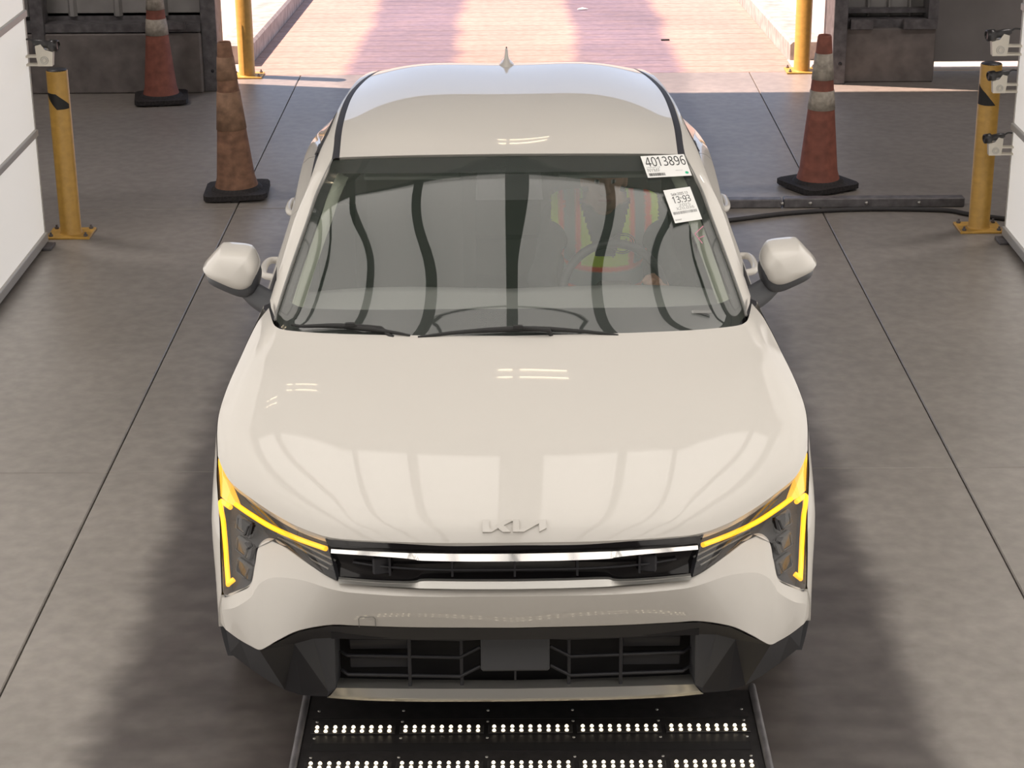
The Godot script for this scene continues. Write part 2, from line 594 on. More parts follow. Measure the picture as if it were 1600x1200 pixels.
func building() -> void:
	var fl := setting("floor")
	var xs := [FX0, -1.635, 1.71, FX1]
	var zs := [FZ0, -11.0, -7.19, -3.38, 0.43, FZ1]
	for i in 3:
		for j in 5:
			var st := ST()
			slab(st, xs[i] + 0.003, xs[i + 1] - 0.003, zs[j] + 0.003, zs[j + 1] - 0.003, 0, 0, 0.12, Vector2(FX0, FX1), Vector2(FZ0, FZ1))
			obj("slab", st, M.floor, fl)
	var st := ST()
	box(st, Vector3(0, -0.17, -5.3), Vector3(13.4, 0.1, 19.3))
	box(st, Vector3(0, -0.075, -5.3), Vector3(13.0, 0.12, 18.6))
	obj("subbase", st, M.slot_black, fl)
	# shell of the building
	st = ST()
	box(st, Vector3(0, 4.7, -5.2), Vector3(13.6, 0.2, 18.9))
	for z in [-12.5, -9.5, -6.5, -3.5, -0.5, 2.5]:
		box(st, Vector3(0, 4.5, z), Vector3(13.2, 0.2, 0.12))
	var ce := obj("ceiling", st, M.ceiling_steel)
	ce.set_meta("kind", "structure")
	for s in [-1, 1]:
		st = ST()
		box(st, Vector3(s * 6.6, 2.3, -5.2), Vector3(0.2, 4.8, 18.9))
		var w := obj("wall_left" if s < 0 else "wall_right", st, M.siding)
		w.set_meta("kind", "structure")
	st = ST()
	box(st, Vector3(0, 2.3, 4.1), Vector3(13.4, 4.8, 0.2))
	obj("wall_front", st, M.siding).set_meta("kind", "structure")
	# back wall: low concrete stem, steel sill, ribbed siding; doorway from x = -2.2 to 2.28
	var wb := setting("wall_back")
	st = ST()
	box(st, Vector3(-4.4, 0.215, -14.2), Vector3(4.26, 0.43, 0.3), Basis(), 0.01)
	obj("stem_wall", st, M.stem_concrete, wb)
	st = ST()
	box(st, Vector3(2.665, 0.195, -14.42), Vector3(0.67, 0.39, 0.32), Basis(), 0.008)
	obj("stem_wall", st, M.stem_concrete, wb)
	st = ST()
	box(st, Vector3(-4.4, 0.47, -14.17), Vector3(4.26, 0.06, 0.22))
	box(st, Vector3(-4.4, 0.525, -14.26), Vector3(4.26, 0.05, 0.08))
	obj("sill", st, M.steel, wb)
	st = ST()
	box(st, Vector3(-2.52, 0.49, -14.05), Vector3(0.30, 0.05, 0.06))
	obj("bracket", st, M.steel, wb)
	for i in 13:
		siding_strip(wb, -6.5 + i * 0.325, -6.5 + (i + 1) * 0.325, 0.53, -14.22)
	st = ST()
	box(st, Vector3(-3.42, 2.4, -14.12), Vector3(0.09, 4.2, 0.16))
	obj("post", st, M.steel, wb)
	# right bay
	st = ST()
	box(st, Vector3(2.68, 0.42, -14.42), Vector3(0.64, 0.06, 0.24))
	obj("sill", st, M.steel, wb)
	for a in [[2.46, 0.16], [2.88, 0.24]]:
		st = ST()
		box(st, Vector3(a[0], 0.425, -14.26), Vector3(a[1], 0.07, 0.05))
		obj("bracket", st, M.steel, wb)
	for i in 4:
		siding_strip(wb, 2.36 + i * 0.15, 2.36 + (i + 1) * 0.15, 0.45, -14.46)
	st = ST()
	box(st, Vector3(2.97, 2.5, -14.4), Vector3(0.07, 4.1, 0.3))
	box(st, Vector3(2.64, 0.50, -14.40), Vector3(0.60, 0.03, 0.08))
	obj("post", st, M.steel, wb)
	st = ST()
	box(st, Vector3(2.66, 2.3, -14.63), Vector3(0.74, 4.6, 0.06))
	obj("backing", st, M.siding, wb)
	# jambs and header of the doorway
	for a in [[-2.215, 0.11, -14.245, 0.29], [2.30, 0.10, -14.425, 0.45]]:
		st = ST()
		box(st, Vector3(a[0], 2.3, a[2]), Vector3(a[1], 4.6, a[3]), Basis(), 0.004)
		var j := obj("jamb", st, M.steel, wb)
		st = ST()
		lathe(st, [[0, 0.008], [0.010, 0.007], [0.013, 0], [0.013, -0.01]], 10, Transform3D(Basis(Vector3.RIGHT, PI / 2), Vector3(a[0] + 0.01, 0.15, a[2] + a[3] / 2)))
		obj("bolt", st, M.dark_plastic, j)
	st = ST()
	box(st, Vector3(0.04, 3.8, -14.225), Vector3(4.4, 1.6, 0.04))
	obj("header", st, M.siding, wb)
	# the closed panel door further right, a finger's width above the ground
	for i in 5:
		st = ST()
		box(st, Vector3(4.78, 0.335 + i * 0.6, -14.82), Vector3(3.5, 0.595, 0.05), Basis(), 0.004)
		box(st, Vector3(4.78, 0.635 + i * 0.6, -14.835), Vector3(3.5, 0.06, 0.02))
		obj("door_panel", st, M.wall_panel, wb)
	st = ST()
	box(st, Vector3(4.78, 3.85, -14.82), Vector3(3.6, 1.7, 0.1))
	box(st, Vector3(2.99, 2.3, -14.65), Vector3(0.06, 4.6, 0.45))
	box(st, Vector3(6.55, 2.3, -14.65), Vector3(0.1, 4.6, 0.45))
	box(st, Vector3(4.78, 4.6, -14.55), Vector3(3.6, 0.2, 0.7))
	obj("door_surround", st, M.siding, wb)
	# twin-tube ceiling fixtures of the hall
	for a in [[0.07, -10.9, 0], [-1.78, -10.35, 1], [-2.45, -9.9, 2], [0.0, -13.2, 3]]:
		var f := thing("ceiling_lamp", ["twin-tube warm ceiling lamp over the lane, mirrored mid hood", "twin-tube ceiling lamp mirrored left of centre on the hood", "twin-tube ceiling lamp mirrored nearest the left fender", "twin-tube ceiling lamp near the doorway, mirrored in the roof"][a[2]], "lamp", Vector3(a[0], 4.36, a[1]), 0.0, "hall ceiling lamps")
		st = ST()
		box(st, Vector3(0, 0.03, 0), Vector3(0.5, 0.05, 0.34), Basis(), 0.005)
		for x in [-0.2, 0.2]:
			bar(st, Vector3(x, 0.05, 0), Vector3(x, 0.25, 0), 0.02, 0.02)
		obj("housing", st, M.frame_grey, f)
		for z in [-0.13, 0.13]:
			for seg in [[-0.22, -0.12], [-0.06, 0.22]]:
				st = ST()
				tube(st, [Vector3(seg[0], -0.02, z), Vector3(seg[1], -0.02, z)], 0.013, 8)
				obj("tube_lamp", st, M.tube_glow, f)
		area("lamp_light", Vector3(0, -0.045, 0), Vector3(0, -1, 0), Vector2(0.44, 0.18), 0.05, Color(1.0, 0.86, 0.68), f)
	high_bay(Vector3(-4.3, 4.32, -11.6), "square high-bay lamp over the left aisle by the back wall")
	high_bay(Vector3(4.3, 4.32, -11.6), "square high-bay lamp over the right aisle by the back wall")

func high_bay(at: Vector3, label: String) -> void:
	var f := thing("high_bay_lamp", label, "lamp", at, 0.0, "high-bay lamps of the side aisles")
	var st := ST()
	box(st, Vector3(0, 0.05, 0), Vector3(1.3, 0.08, 0.7), Basis(), 0.01)
	bar(st, Vector3(0, 0.09, 0), Vector3(0, 0.26, 0), 0.03, 0.03)
	obj("housing", st, M.frame_grey, f)
	st = ST()
	box(st, Vector3(0, 0.0, 0), Vector3(1.24, 0.02, 0.64))
	obj("lamp_panel", st, M.high_bay_glow, f)
	area("lamp_light", Vector3(0, -0.02, 0), Vector3(0, -1, 0), Vector2(1.24, 0.64), 7.0, Color(1.0, 0.96, 0.94), f)

func siding_strip(parent: Node, x0: float, x1: float, y0: float, z: float) -> void:
	var st := ST()
	var w := x1 - x0
	var prof := [[0.0, 0.0], [0.06, 0.0], [0.12, 0.03], [0.2, 0.03], [0.26, 0.0], [1.0, 0.0]]
	flat(st)
	for i in prof.size() - 1:
		var a := Vector3(x0 + prof[i][0] * w, 0, z + prof[i][1])
		var b := Vector3(x0 + prof[i + 1][0] * w, 0, z + prof[i + 1][1])
		quad(st, a + Vector3(0, y0, 0), b + Vector3(0, y0, 0), b + Vector3(0, 4.6, 0), a + Vector3(0, 4.6, 0))
	box(st, Vector3((x0 + x1) / 2, (y0 + 4.6) / 2, z - 0.03), Vector3(w, 4.6 - y0, 0.04))
	obj("siding_strip", st, M.siding, parent)

func ry(z: float) -> float:
	return -0.05 * clampf(FZ0 - z, 0.0, FZ0 - RZ1)

func outside() -> void:
	var ramp := setting("ramp")
	for i in 40:
		var z1 := FZ0 - 0.29 * i
		var z0 := z1 - 0.29
		var st := ST()
		slab(st, -2.07, 2.07, z0 + 0.003, z1 - 0.003, ry(z0), ry(z1), 0.06, Vector2(-2.1, 2.1), Vector2(RZ1, FZ0), 0.004)
		obj("grooved_strip", st, M.ramp, ramp)
	var st := ST()
	flat(st)
	quad(st, Vector3(-2.2, ry(FZ0) - 0.008, FZ0), Vector3(2.2, ry(FZ0) - 0.008, FZ0), Vector3(2.2, ry(RZ1) - 0.008, RZ1), Vector3(-2.2, ry(RZ1) - 0.008, RZ1))
	obj("ramp_bed", st, M.curb_concrete, ramp)
	for s in [-1, 1]:
		st = ST()
		flat(st)
		var y0 := 0.155
		var a := [Vector3(s * 2.07, -0.3, -15.1), Vector3(s * 2.07, y0 - 0.02 + ry(-15.1), -15.1), Vector3(s * 2.09, y0 + ry(-15.1), -15.1), Vector3(s * 2.32, y0 + ry(-15.1), -15.1), Vector3(s * 2.32, -0.3, -15.1)]
		var b := []
		for p in a:
			b.append(Vector3(p.x, p.y + (ry(RZ1) - ry(-15.1)) - (1.0 if p.y < 0 else 0.0), RZ1))
		for i in 4:
			quad(st, a[i], a[i + 1], b[i + 1], b[i])
		poly(st, a)
		obj("curb", st, M.curb_concrete, ramp)
	var ap := setting("apron")
	for s in [-1, 1]:
		st = ST()
		flat(st)
		quad(st, Vector3(s * 2.3, 0.0, FZ0 - 0.01), Vector3(s * 40, 0.0, FZ0 - 0.01), Vector3(s * 40, ry(RZ1), RZ1), Vector3(s * 2.3, ry(RZ1), RZ1))
		quad(st, Vector3(s * 2.05, 0.0, FZ0 - 0.01), Vector3(s * 2.35, 0.0, FZ0 - 0.01), Vector3(s * 2.35, -0.005, -15.12), Vector3(s * 2.05, -0.005, -15.12))
		obj("paving", st, M.apron_concrete, ap)
	st = ST()
	flat(st)
	quad(st, Vector3(-120, ry(RZ1), RZ1), Vector3(120, ry(RZ1), RZ1), Vector3(120, ry(RZ1), -160), Vector3(-120, ry(RZ1), -160))
	obj("yard", st, M.apron_concrete, ap)

func light_wall(x: float, s: float, label: String) -> void:
	# a lit side wall of the booth: rows of white diffusers between grey rails
	var w := thing("light_wall", label, "light wall", Vector3(x, 0, -5.2), 0.0)
	var rows := [0.045, 0.62, 1.253, 1.886, 2.519, 3.152]
	for i in rows.size() - 1:
		for j in 4:
			var st := ST()
			var z0 := -5.11 + j * 2.555
			box(st, Vector3(s * 0.03, (rows[i] + rows[i + 1]) / 2, z0 + 1.2775), Vector3(0.03, rows[i + 1] - rows[i] - 0.03, 2.55))
			obj("diffuser_panel_light", st, M.diffuser, w)
	for i in rows.size():
		var st := ST()
		box(st, Vector3(s * 0.022, rows[i], 0), Vector3(0.05, 0.036 if i else 0.05, 10.22), Basis(), 0.003)
		obj("rail", st, M.frame_grey, w)
	for j in [0, 1]:
		var st := ST()
		box(st, Vector3(s * 0.06, 1.56, -5.115 + j * 10.23), Vector3(0.10, 3.16, 0.012))
		obj("end_post", st, M.frame_grey, w)
	var st := ST()
	box(st, Vector3(s * 0.08, 1.57, 0), Vector3(0.05, 3.1, 10.2))
	obj("back_board", st, M.rib_black, w)
	for z in [-5.05, 0.0, 5.05]:
		st = ST()
		box(st, Vector3(s * 0.04, 0.008, z), Vector3(0.16, 0.016, 0.12), Basis(), 0.003)
		obj("foot", st, M.steel, w)

func booth() -> void:
	light_wall(-2.56, -1, "white lit panel wall along the left side of the lane")
	light_wall(2.6, 1, "white lit panel wall along the right side of the lane")
	var c := thing("light_canopy", "white lit canopy with black ribs above the sedan, mirrored in windshield", "canopy", Vector3(0, 3.44, -5.0))
	var xs := [-2.53, -1.9, -1.22, -0.6, 0.0, 0.6, 1.22, 1.9, 2.55]
	var zs := [-2.9, -1.2, 0.9, 3.6]
	for i in 8:
		for j in 3:
			var st := ST()
			box(st, Vector3((xs[i] + xs[i + 1]) / 2, 0.03, (zs[j] + zs[j + 1]) / 2), Vector3(xs[i + 1] - xs[i] - 0.002, 0.03, zs[j + 1] - zs[j] - 0.002))
			obj("diffuser_panel_light", st, M.canopy_diffuser, c)
	for i in 9:
		var st := ST()
		var w: float = 0.20 if i == 4 else 0.08
		box(st, Vector3(xs[i], -0.03, 0.35), Vector3(w, 0.05, 6.55), Basis(), 0.004)
		obj("rib", st, M.rib_black, c)
	for j in 4:
		var st := ST()
		box(st, Vector3(0, -0.035, zs[j]), Vector3(5.1, 0.05, 0.012 if j == 1 else 0.03), Basis(), 0.002)
		obj("cross_rib", st, M.rib_black, c)
	var st := ST()
	box(st, Vector3(0, 0.07, 0.35), Vector3(5.15, 0.05, 6.6))
	obj("top_board", st, M.rib_black, c)
	for x in [-2.2, 2.2]:
		for z in [-2.7, 2.7]:
			st = ST()
			tube(st, [Vector3(x, 0.09, z), Vector3(x, 1.155, z)], 0.012, 8)
			obj("hanger_rod", st, M.steel, c)

func floor_plate() -> void:
	# the under-vehicle scanner let into the lane
	var p := thing("scanner_plate", "black steel floor plate with rows of glowing lamps before the sedan", "floor scanner", Vector3(0.02, 0, -5.0))
	var st := ST()
	box(st, Vector3(0, 0.006, 0), Vector3(1.36, 0.012, 0.86), Basis(), 0.003)
	obj("deck", st, M.plate_steel, p)
	for s in [-1, 1]:
		st = ST()
		tube(st, [Vector3(s * 0.692, 0.012, -0.45), Vector3(s * 0.692, 0.012, 0.45)], 0.012, 8)
		obj("edge_rail", st, M.steel, p)
	for z in [-0.262, -0.098, 0.11]:
		st = ST()
		box(st, Vector3(0, 0.0128, z), Vector3(1.32 if z != -0.098 else 1.3, 0.0016, 0.004 if z != -0.098 else 0.045))
		obj("slot", st, M.slot_black, p)
	var led := ST()
	lathe(led, [[0.0057, 0], [0.0053, 0.003], [0.0036, 0.0052], [0, 0.006]], 8)
	led.generate_normals()
	var led_mesh := led.commit()
	var base := boxm(Vector3(0.252, 0.004, 0.046), 0.001)
	var sc := ST()
	lathe(sc, [[0.0045, 0], [0.004, 0.002], [0, 0.0026]], 8)
	sc.generate_normals()
	var screw := sc.commit()
	var rows := [-0.195, 0.008, 0.21, 0.38]
	for r in rows:
		for k in 5:
			var m := put("led_module", base, M.plate_steel, p, Transform3D(Basis(), Vector3((k - 2) * 0.266, 0.0142, r)))
			for i in 9:
				for z in [-0.0115, 0.0115]:
					put("led", led_mesh, M.led_strong if k == 0 or k == 4 else M.led, m, Transform3D(Basis(), Vector3((i - 4) * 0.0272, 0.002, z)))
		area("led_light", Vector3(0, 0.026, r), Vector3(0, 1, 0), Vector2(1.3, 0.04), 0.12, Color(1.0, 0.88, 0.70), p)
		for dz in [-0.05, 0.045]:
			for k in 6:
				put("screw", screw, M.screw, p, Transform3D(Basis(), Vector3((k - 2.5) * 0.258, 0.012, r + dz)))
	for k in 6:
		put("screw", screw, M.screw, p, Transform3D(Basis(), Vector3((k - 2.5) * 0.258, 0.012, -0.31)))
func cone(label: String, at: Vector3, turn: float, kind: int, lean := 0.0) -> void:
	var c := thing("traffic_cone", label, "cone", at, turn)
	c.rotation.z = lean
	var st := ST()
	var p := PackedVector2Array()
	for i in 4:
		var a := i * PI / 2
		for q in [Vector2(0.185, -0.13), Vector2(0.185, 0.13), Vector2(0.17, 0.17)]:
			p.append(q.rotated(a))
	var x := Transform3D(Basis(Vector3.RIGHT, PI / 2), Vector3(0, 0.042, 0))
	extrude(st, p, 0.03, x)
	lathe(st, [[0.15, 0.042], [0.14, 0.055], [0.125, 0.06]], 24)
	for i in 4:
		box(st, Vector3(0.15, 0.006, 0).rotated(Vector3.UP, i * PI / 2), Vector3(0.05, 0.012, 0.16 if i % 2 == 0 else 0.05))
	obj("base", st, M.cone_base, c)
	st = ST()
	lathe(st, [[0.128, 0.052], [0.122, 0.075], [0.112, 0.11], [0.080, 0.45], [0.052, 0.76], [0.040, 0.895], [0.036, 0.905], [0.028, 0.9], [0.03, 0.84]], 28)
	obj("body", st, M.cone_dirty if kind == 0 else M.cone_red, c)
	var bands := [[0.40, 0.62], [0.69, 0.82]] if kind == 0 else [[0.475, 0.585], [0.65, 0.80]]
	for b in bands:
		st = ST()
		var r0 := lerpf(0.112, 0.040, (b[0] - 0.11) / 0.785) + 0.0025
		var r1 := lerpf(0.112, 0.040, (b[1] - 0.11) / 0.785) + 0.0025
		lathe(st, [[r0 - 0.003, b[0] - 0.001], [r0, b[0]], [r1, b[1]], [r1 - 0.003, b[1] + 0.001]], 28)
		obj("collar", st, M.cone_band_dirty if kind == 0 else M.cone_band, c)

func bollard(label: String, at: Vector3, h: float, r: float, tape: Array, group: String) -> void:
	var b := thing("bollard", label, "bollard", at, 0.0, group)
	var st := ST()
	box(st, Vector3(0, 0.006, 0), Vector3(0.24, 0.012, 0.2), Basis(), 0.002)
	obj("base_plate", st, M.yellow, b)
	for x in [-0.095, 0.095]:
		for z in [-0.075, 0.075]:
			st = ST()
			lathe(st, [[0.012, 0.012], [0.012, 0.022], [0.006, 0.023], [0.006, 0.034], [0, 0.035]], 6, Transform3D(Basis(), Vector3(x, 0, z)), true)
			obj("bolt", st, M.steel, b)
	st = ST()
	lathe(st, [[r + 0.006, 0.012], [r, 0.02], [r, h - 0.004], [r - 0.003, h], [r - 0.007, h], [r - 0.008, h - 0.004], [r - 0.008, h - 0.05]], 28)
	obj("post", st, M.yellow, b)
	st = ST()
	lathe(st, [[r - 0.002, h - 0.002], [r - 0.003, h + 0.002], [0, h + 0.003]], 24)
	obj("cap", st, M.dark_plastic, b)
	if tape.size():
		# a slanted strip of black tape round the front of the post
		st = ST()
		var top := []
		var low := []
		for i in 17:
			var u := i / 16.0
			var a := lerpf(tape[0], tape[1], u)
			var d := Vector3(sin(a), 0, cos(a)) * (r + 0.0012)
			top.append(d + Vector3(0, at_t([Vector3(0, tape[2], 0), Vector3(0, tape[3], -0.5), Vector3(0, tape[4], -1)], u).y, 0))
			low.append(d + Vector3(0, at_t([Vector3(0, tape[5], 0), Vector3(0, tape[6], -0.5), Vector3(0, tape[7], -1)], u).y, 0))
		grid(st, [top, low])
		obj("tape", st, M.rib_black, b)

func sensor(label: String, at: Vector3, s: float, sc: float) -> void:
	# a small black bullet camera on a white bracket fixed to the end of a light wall
	var n := thing("bullet_camera", label, "camera", at, 0.0, "bullet cameras on the light walls")
	n.scale = Vector3(s, 1, 1) * sc
	var st := ST()
	tube(st, [Vector3(-0.10, 0.052, 0.03), Vector3(-0.099, 0.052, 0.03), Vector3(-0.06, 0.056, 0.02), Vector3(-0.058, 0.056, 0.02), Vector3(0.0, 0.062, 0.0), Vector3(0.03, 0.066, -0.01)], [0.02, 0.030, 0.030, 0.020, 0.020, 0.014], 14)
	obj("barrel", st, M.camera_black, n)
	st = ST()
	lathe(st, [[0.024, 0.0], [0.02, -0.004], [0, -0.006]], 14, Transform3D(Basis(Quaternion(Vector3.UP, Vector3(-0.94, -0.1, 0.25).normalized())), Vector3(-0.102, 0.052, 0.0305)))
	obj("lens", st, M.black_gloss, n)
	st = ST()
	extrude(st, PackedVector2Array([Vector2(-0.062, -0.055), Vector2(0.012, -0.055), Vector2(0.018, -0.01), Vector2(0.02, 0.05), Vector2(-0.01, 0.06), Vector2(-0.03, 0.03), Vector2(-0.07, 0.02)]), 0.045, Transform3D(Basis(), Vector3(0, 0, -0.02)))
	box(st, Vector3(0.045, -0.006, 0), Vector3(0.09, 0.010, 0.04))
	box(st, Vector3(0.045, -0.05, 0), Vector3(0.09, 0.010, 0.04))
	obj("bracket", st, M.bracket_white, n)
	st = ST()
	for r in [0.020, 0.011]:
		var ring := []
		for k in 16:
			ring.append(Vector3(-0.022 + cos(TAU * k / 16) * r, -0.024 + sin(TAU * k / 16) * r, 0.0262))
		tube(st, ring, 0.0022, 6, true)
	obj("pivot", st, M.satin, n)
	st = ST()
	tube(st, even([Vector3(0.03, 0.066, -0.01), Vector3(0.055, 0.078, -0.02), Vector3(0.085, 0.075, -0.03)], 8), 0.005, 6)
	obj("cable", st, M.hose, n)

func props() -> void:
	cone("dirty faded orange cone without white bands beside the left lane joint", Vector3(-1.665, 0, -11.3), 0.05, 0, 0.03)
	cone("tall orange cone with two white bands on the right, before the steel bar", Vector3(1.755, 0, -11.38), 0.52, 1, 0.0)
	cone("orange cone with white bands standing in the dark left corner by the wall", Vector3(-2.53, 0, -13.8), 0.16, 1, 0.0)
	bollard("yellow bollard with black tape beside the left light wall", Vector3(-2.475, 0, -10.50), 0.915, 0.057, [-1.35, 1.2, 0.80, 0.795, 0.735, 0.798, 0.71, 0.712], "bollards beside the light walls")
	bollard("yellow bollard with black tape beside the right light wall", Vector3(2.515, 0, -10.50), 0.915, 0.057, [-1.5, 0.45, 0.81, 0.765, 0.70, 0.70, 0.698, 0.698], "bollards beside the light walls")
	bollard("sunlit yellow bollard outside the left side of the doorway", Vector3(-2.03, 0, -14.62), 1.05, 0.06, [], "bollards outside the doorway")
	bollard("sunlit yellow bollard outside the right side of the doorway", Vector3(2.10, 0, -14.66), 1.05, 0.06, [], "bollards outside the doorway")
	sensor("bullet camera on the left light wall, above the yellow bollard", Vector3(-2.50, 1.04, -10.28), -1.0, 1.0)
	sensor("topmost bullet camera on the right light wall", Vector3(2.52, 1.06, -10.28), 1.0, 1.0)
	sensor("middle bullet camera on the right light wall, before the bollard top", Vector3(2.53, 0.855, -10.28), 1.0, 0.85)
	sensor("lowest bullet camera on the right light wall", Vector3(2.535, 0.52, -10.28), 1.0, 0.85)
	# steel bar and hose across the right of the floor
	var b := thing("floor_bar", "low steel bar lying across the floor behind the right cone base", "bar", Vector3(1.85, 0, -10.97))
	for a in [[-1.25, -0.36, 0.05], [-0.35, 0.68, 0.055]]:
		var st := ST()
		box(st, Vector3((a[0] + a[1]) / 2, a[2] / 2, 0), Vector3(a[1] - a[0], a[2], 0.07), Basis(), 0.006)
		obj("bar_length", st, M.steel, b)
	for x in [-0.36, -0.2, 0.12, 0.42]:
		var st := ST()
		lathe(st, [[0.011, 0], [0.010, 0.006], [0, 0.008]], 8, Transform3D(Basis(Vector3.RIGHT, PI / 2), Vector3(x, 0.028, 0.035)))
		obj("bolt", st, M.screw, b)
	var st := ST()
	tube(st, even([Vector3(0.75, 0.013, -10.50), Vector3(1.18, 0.013, -10.66), Vector3(1.55, 0.013, -10.80), Vector3(1.95, 0.013, -10.86), Vector3(2.38, 0.013, -10.83), Vector3(2.52, 0.013, -10.74), Vector3(2.75, 0.013, -10.62)], 48), 0.013, 8)
	var h := obj("hose", st, M.hose)
	meta(h, "black hose curving over the floor from under the sedan to the right wall", "hose")
	# pipe rail outside the right jamb
	st = ST()
	tube(st, even([Vector3(2.27, 0, -14.55), Vector3(2.27, 0.36, -14.55), Vector3(2.28, 0.42, -14.55), Vector3(2.33, 0.43, -14.55), Vector3(2.5, 0.43, -14.58)], 24), 0.017, 8)
	tube(st, [Vector3(2.27, 0, -14.55), Vector3(2.27, 0.02, -14.55)], 0.032, 10)
	var r := obj("pipe_rail", st, M.satin)
	meta(r, "grey bent pipe rail outside the right jamb of the doorway", "rail")
	st = ST()
	flat(st)
	poly(st, [Vector3(-0.05, 0.004, 0.02), Vector3(0.03, 0.012, 0.03), Vector3(0.055, 0.006, -0.01), Vector3(0.0, 0.016, -0.03), Vector3(-0.04, 0.008, -0.02)])
	var sp := obj("paper_scrap", st, M.paper)
	sp.position = Vector3(0.58, ry(-18.3), -18.3)
	meta(sp, "small pale paper scrap lying on the sunny ramp", "litter")
	st = ST()
	box(st, Vector3.ZERO, Vector3(0.07, 0.01, 0.02), Basis(Vector3.UP, 0.1), 0.002)
	sp = obj("wood_chip", st, M.cone_base)
	sp.position = Vector3(1.2, ry(-16.3) + 0.006, -16.3)
	meta(sp, "dark sliver lying on the right wheel track of the ramp", "litter")
var TOP := []
var WID := []

func side_x(y: float, t: float) -> float:
	var tp := at_t(TOP, t)
	var w := at_t(WID, t).x
	var ym := minf(0.62, tp.y - 0.10)
	if y > ym:
		var q := (tp.y - y) / (tp.y - ym)
		return lerpf(tp.x, maxf(w, tp.x), 1.0 - (1.0 - q) * (1.0 - q))
	var d := (ym - y) / 0.22
	return maxf(w, tp.x) - (0.008 * d * d if t > 0.9 else 0.03 * d * d + 0.008 * d)

func sill_share(t: float) -> float:
	return smoothstep(1.52, 1.7, t) * smoothstep(4.05, 3.55, t)

func arch_y(t: float, low: float) -> float:
	for c in [0.9, 3.62]:
		var d := absf(t - c)
		if d < 0.365:
			return maxf(low, 0.33 + sqrt(0.365 * 0.365 - d * d))
	return low

func side_panel(called: String, m: Material, t0: float, t1: float, n: int, s: float, low: float, drop: float, rows := 12, use_top := true, top_y := 0.0) -> MeshInstance3D:
	var st := ST()
	var g := []
	for i in rows + 1:
		g.append([])
	for j in n + 1:
		var t := lerpf(t0, t1, float(j) / n)
		var tp := at_t(TOP, t)
		var yt := tp.y - drop if use_top else top_y
		var yb: float = minf(arch_y(t, 0.42 if low > 0.4 and t < 0.55 else low if low < 0.4 else 0.24), yt - 0.004)
		for i in rows + 1:
			var y := lerpf(yt, yb, float(i) / rows)
			g[i].append(Vector3(s * side_x(y, t), y, -t))
	if use_top and t0 > 1.5:
		# shoulder: from the widest line in to the window sill
		var sill := []
		var mid := []
		for p in g[0]:
			var f := sill_share(-p.z)
			sill.append(p + Vector3(-s * 0.062 * f, 0.032 * f, 0))
			mid.append(p + Vector3(-s * 0.026 * f, 0.023 * f, 0))
		grid(st, [sill, mid, g[0]])
	var back := []
	for p in g[rows]:
		back.append(p + Vector3(-s * 0.025, 0.004, 0))
	grid(st, g)
	grid(st, [g[rows], back])
	# folded edges
	for e in [0, n]:
		var a := []
		var b := []
		for i in rows + 1:
			a.append(g[i][e])
			b.append(g[i][e] + Vector3(-s * 0.03, 0, 0))
		grid(st, [a, b])
	return obj(called, st, m, car)

func ws_at(x: float, y: float) -> Vector3:
	# the point of the windshield at x and y
	var best := Vector3.ZERO
	var bd := 1e9
	for row in ws_rows:
		for p in row:
			var d := Vector2(p.x - x, p.y - y).length_squared()
			if d < bd:
				bd = d
				best = p
	# refine with the local plane
	return Vector3(x, y, best.z - (y - best.y) * 1.72)

func build_car() -> void:
	car = thing("sedan", "white compact sedan with amber running lights, facing the camera in mid lane", "car", Vector3(-0.022, 0, -4.92), 0.010)
	TOP = even(pts([.839, .525, .191, .85, .6, .28, .861, .66, .379, .872, .715, .449, .881, .755, .504, .886, .79, .565, .901, .822, .68, .907, .842, .78, .904, .858, .895, .896, .873, 1.01, .884, .888, 1.14, .872, .903, 1.30, .858, .92, 1.40, .846, .938, 1.5, .845, .945, 1.62, .848, .953, 2.2, .852, .963, 2.7, .864, .968, 3.0, .874, .968, 3.3, .880, .962, 3.6, .868, .955, 3.9, .835, .945, 4.2, .785, .935, 4.5, .74, .93, 4.64]), 130)
	WID = even(pts([.85, 0, .16, .872, 0, .3, .893, 0, .42, .903, 0, .5, .912, 0, .6, .922, 0, .8, .925, 0, 1.0, .922, 0, 1.6, .92, 0, 2.4, .92, 0, 3.0, .925, 0, 3.6, .912, 0, 4.0, .87, 0, 4.4, .80, 0, 4.66]), 60)
	body()
	front()
	for s in [-1.0, 1.0]:
		headlight(s)
		side_mirror(s)
	glasshouse()
	cabin()
	stickers()
	wheels()

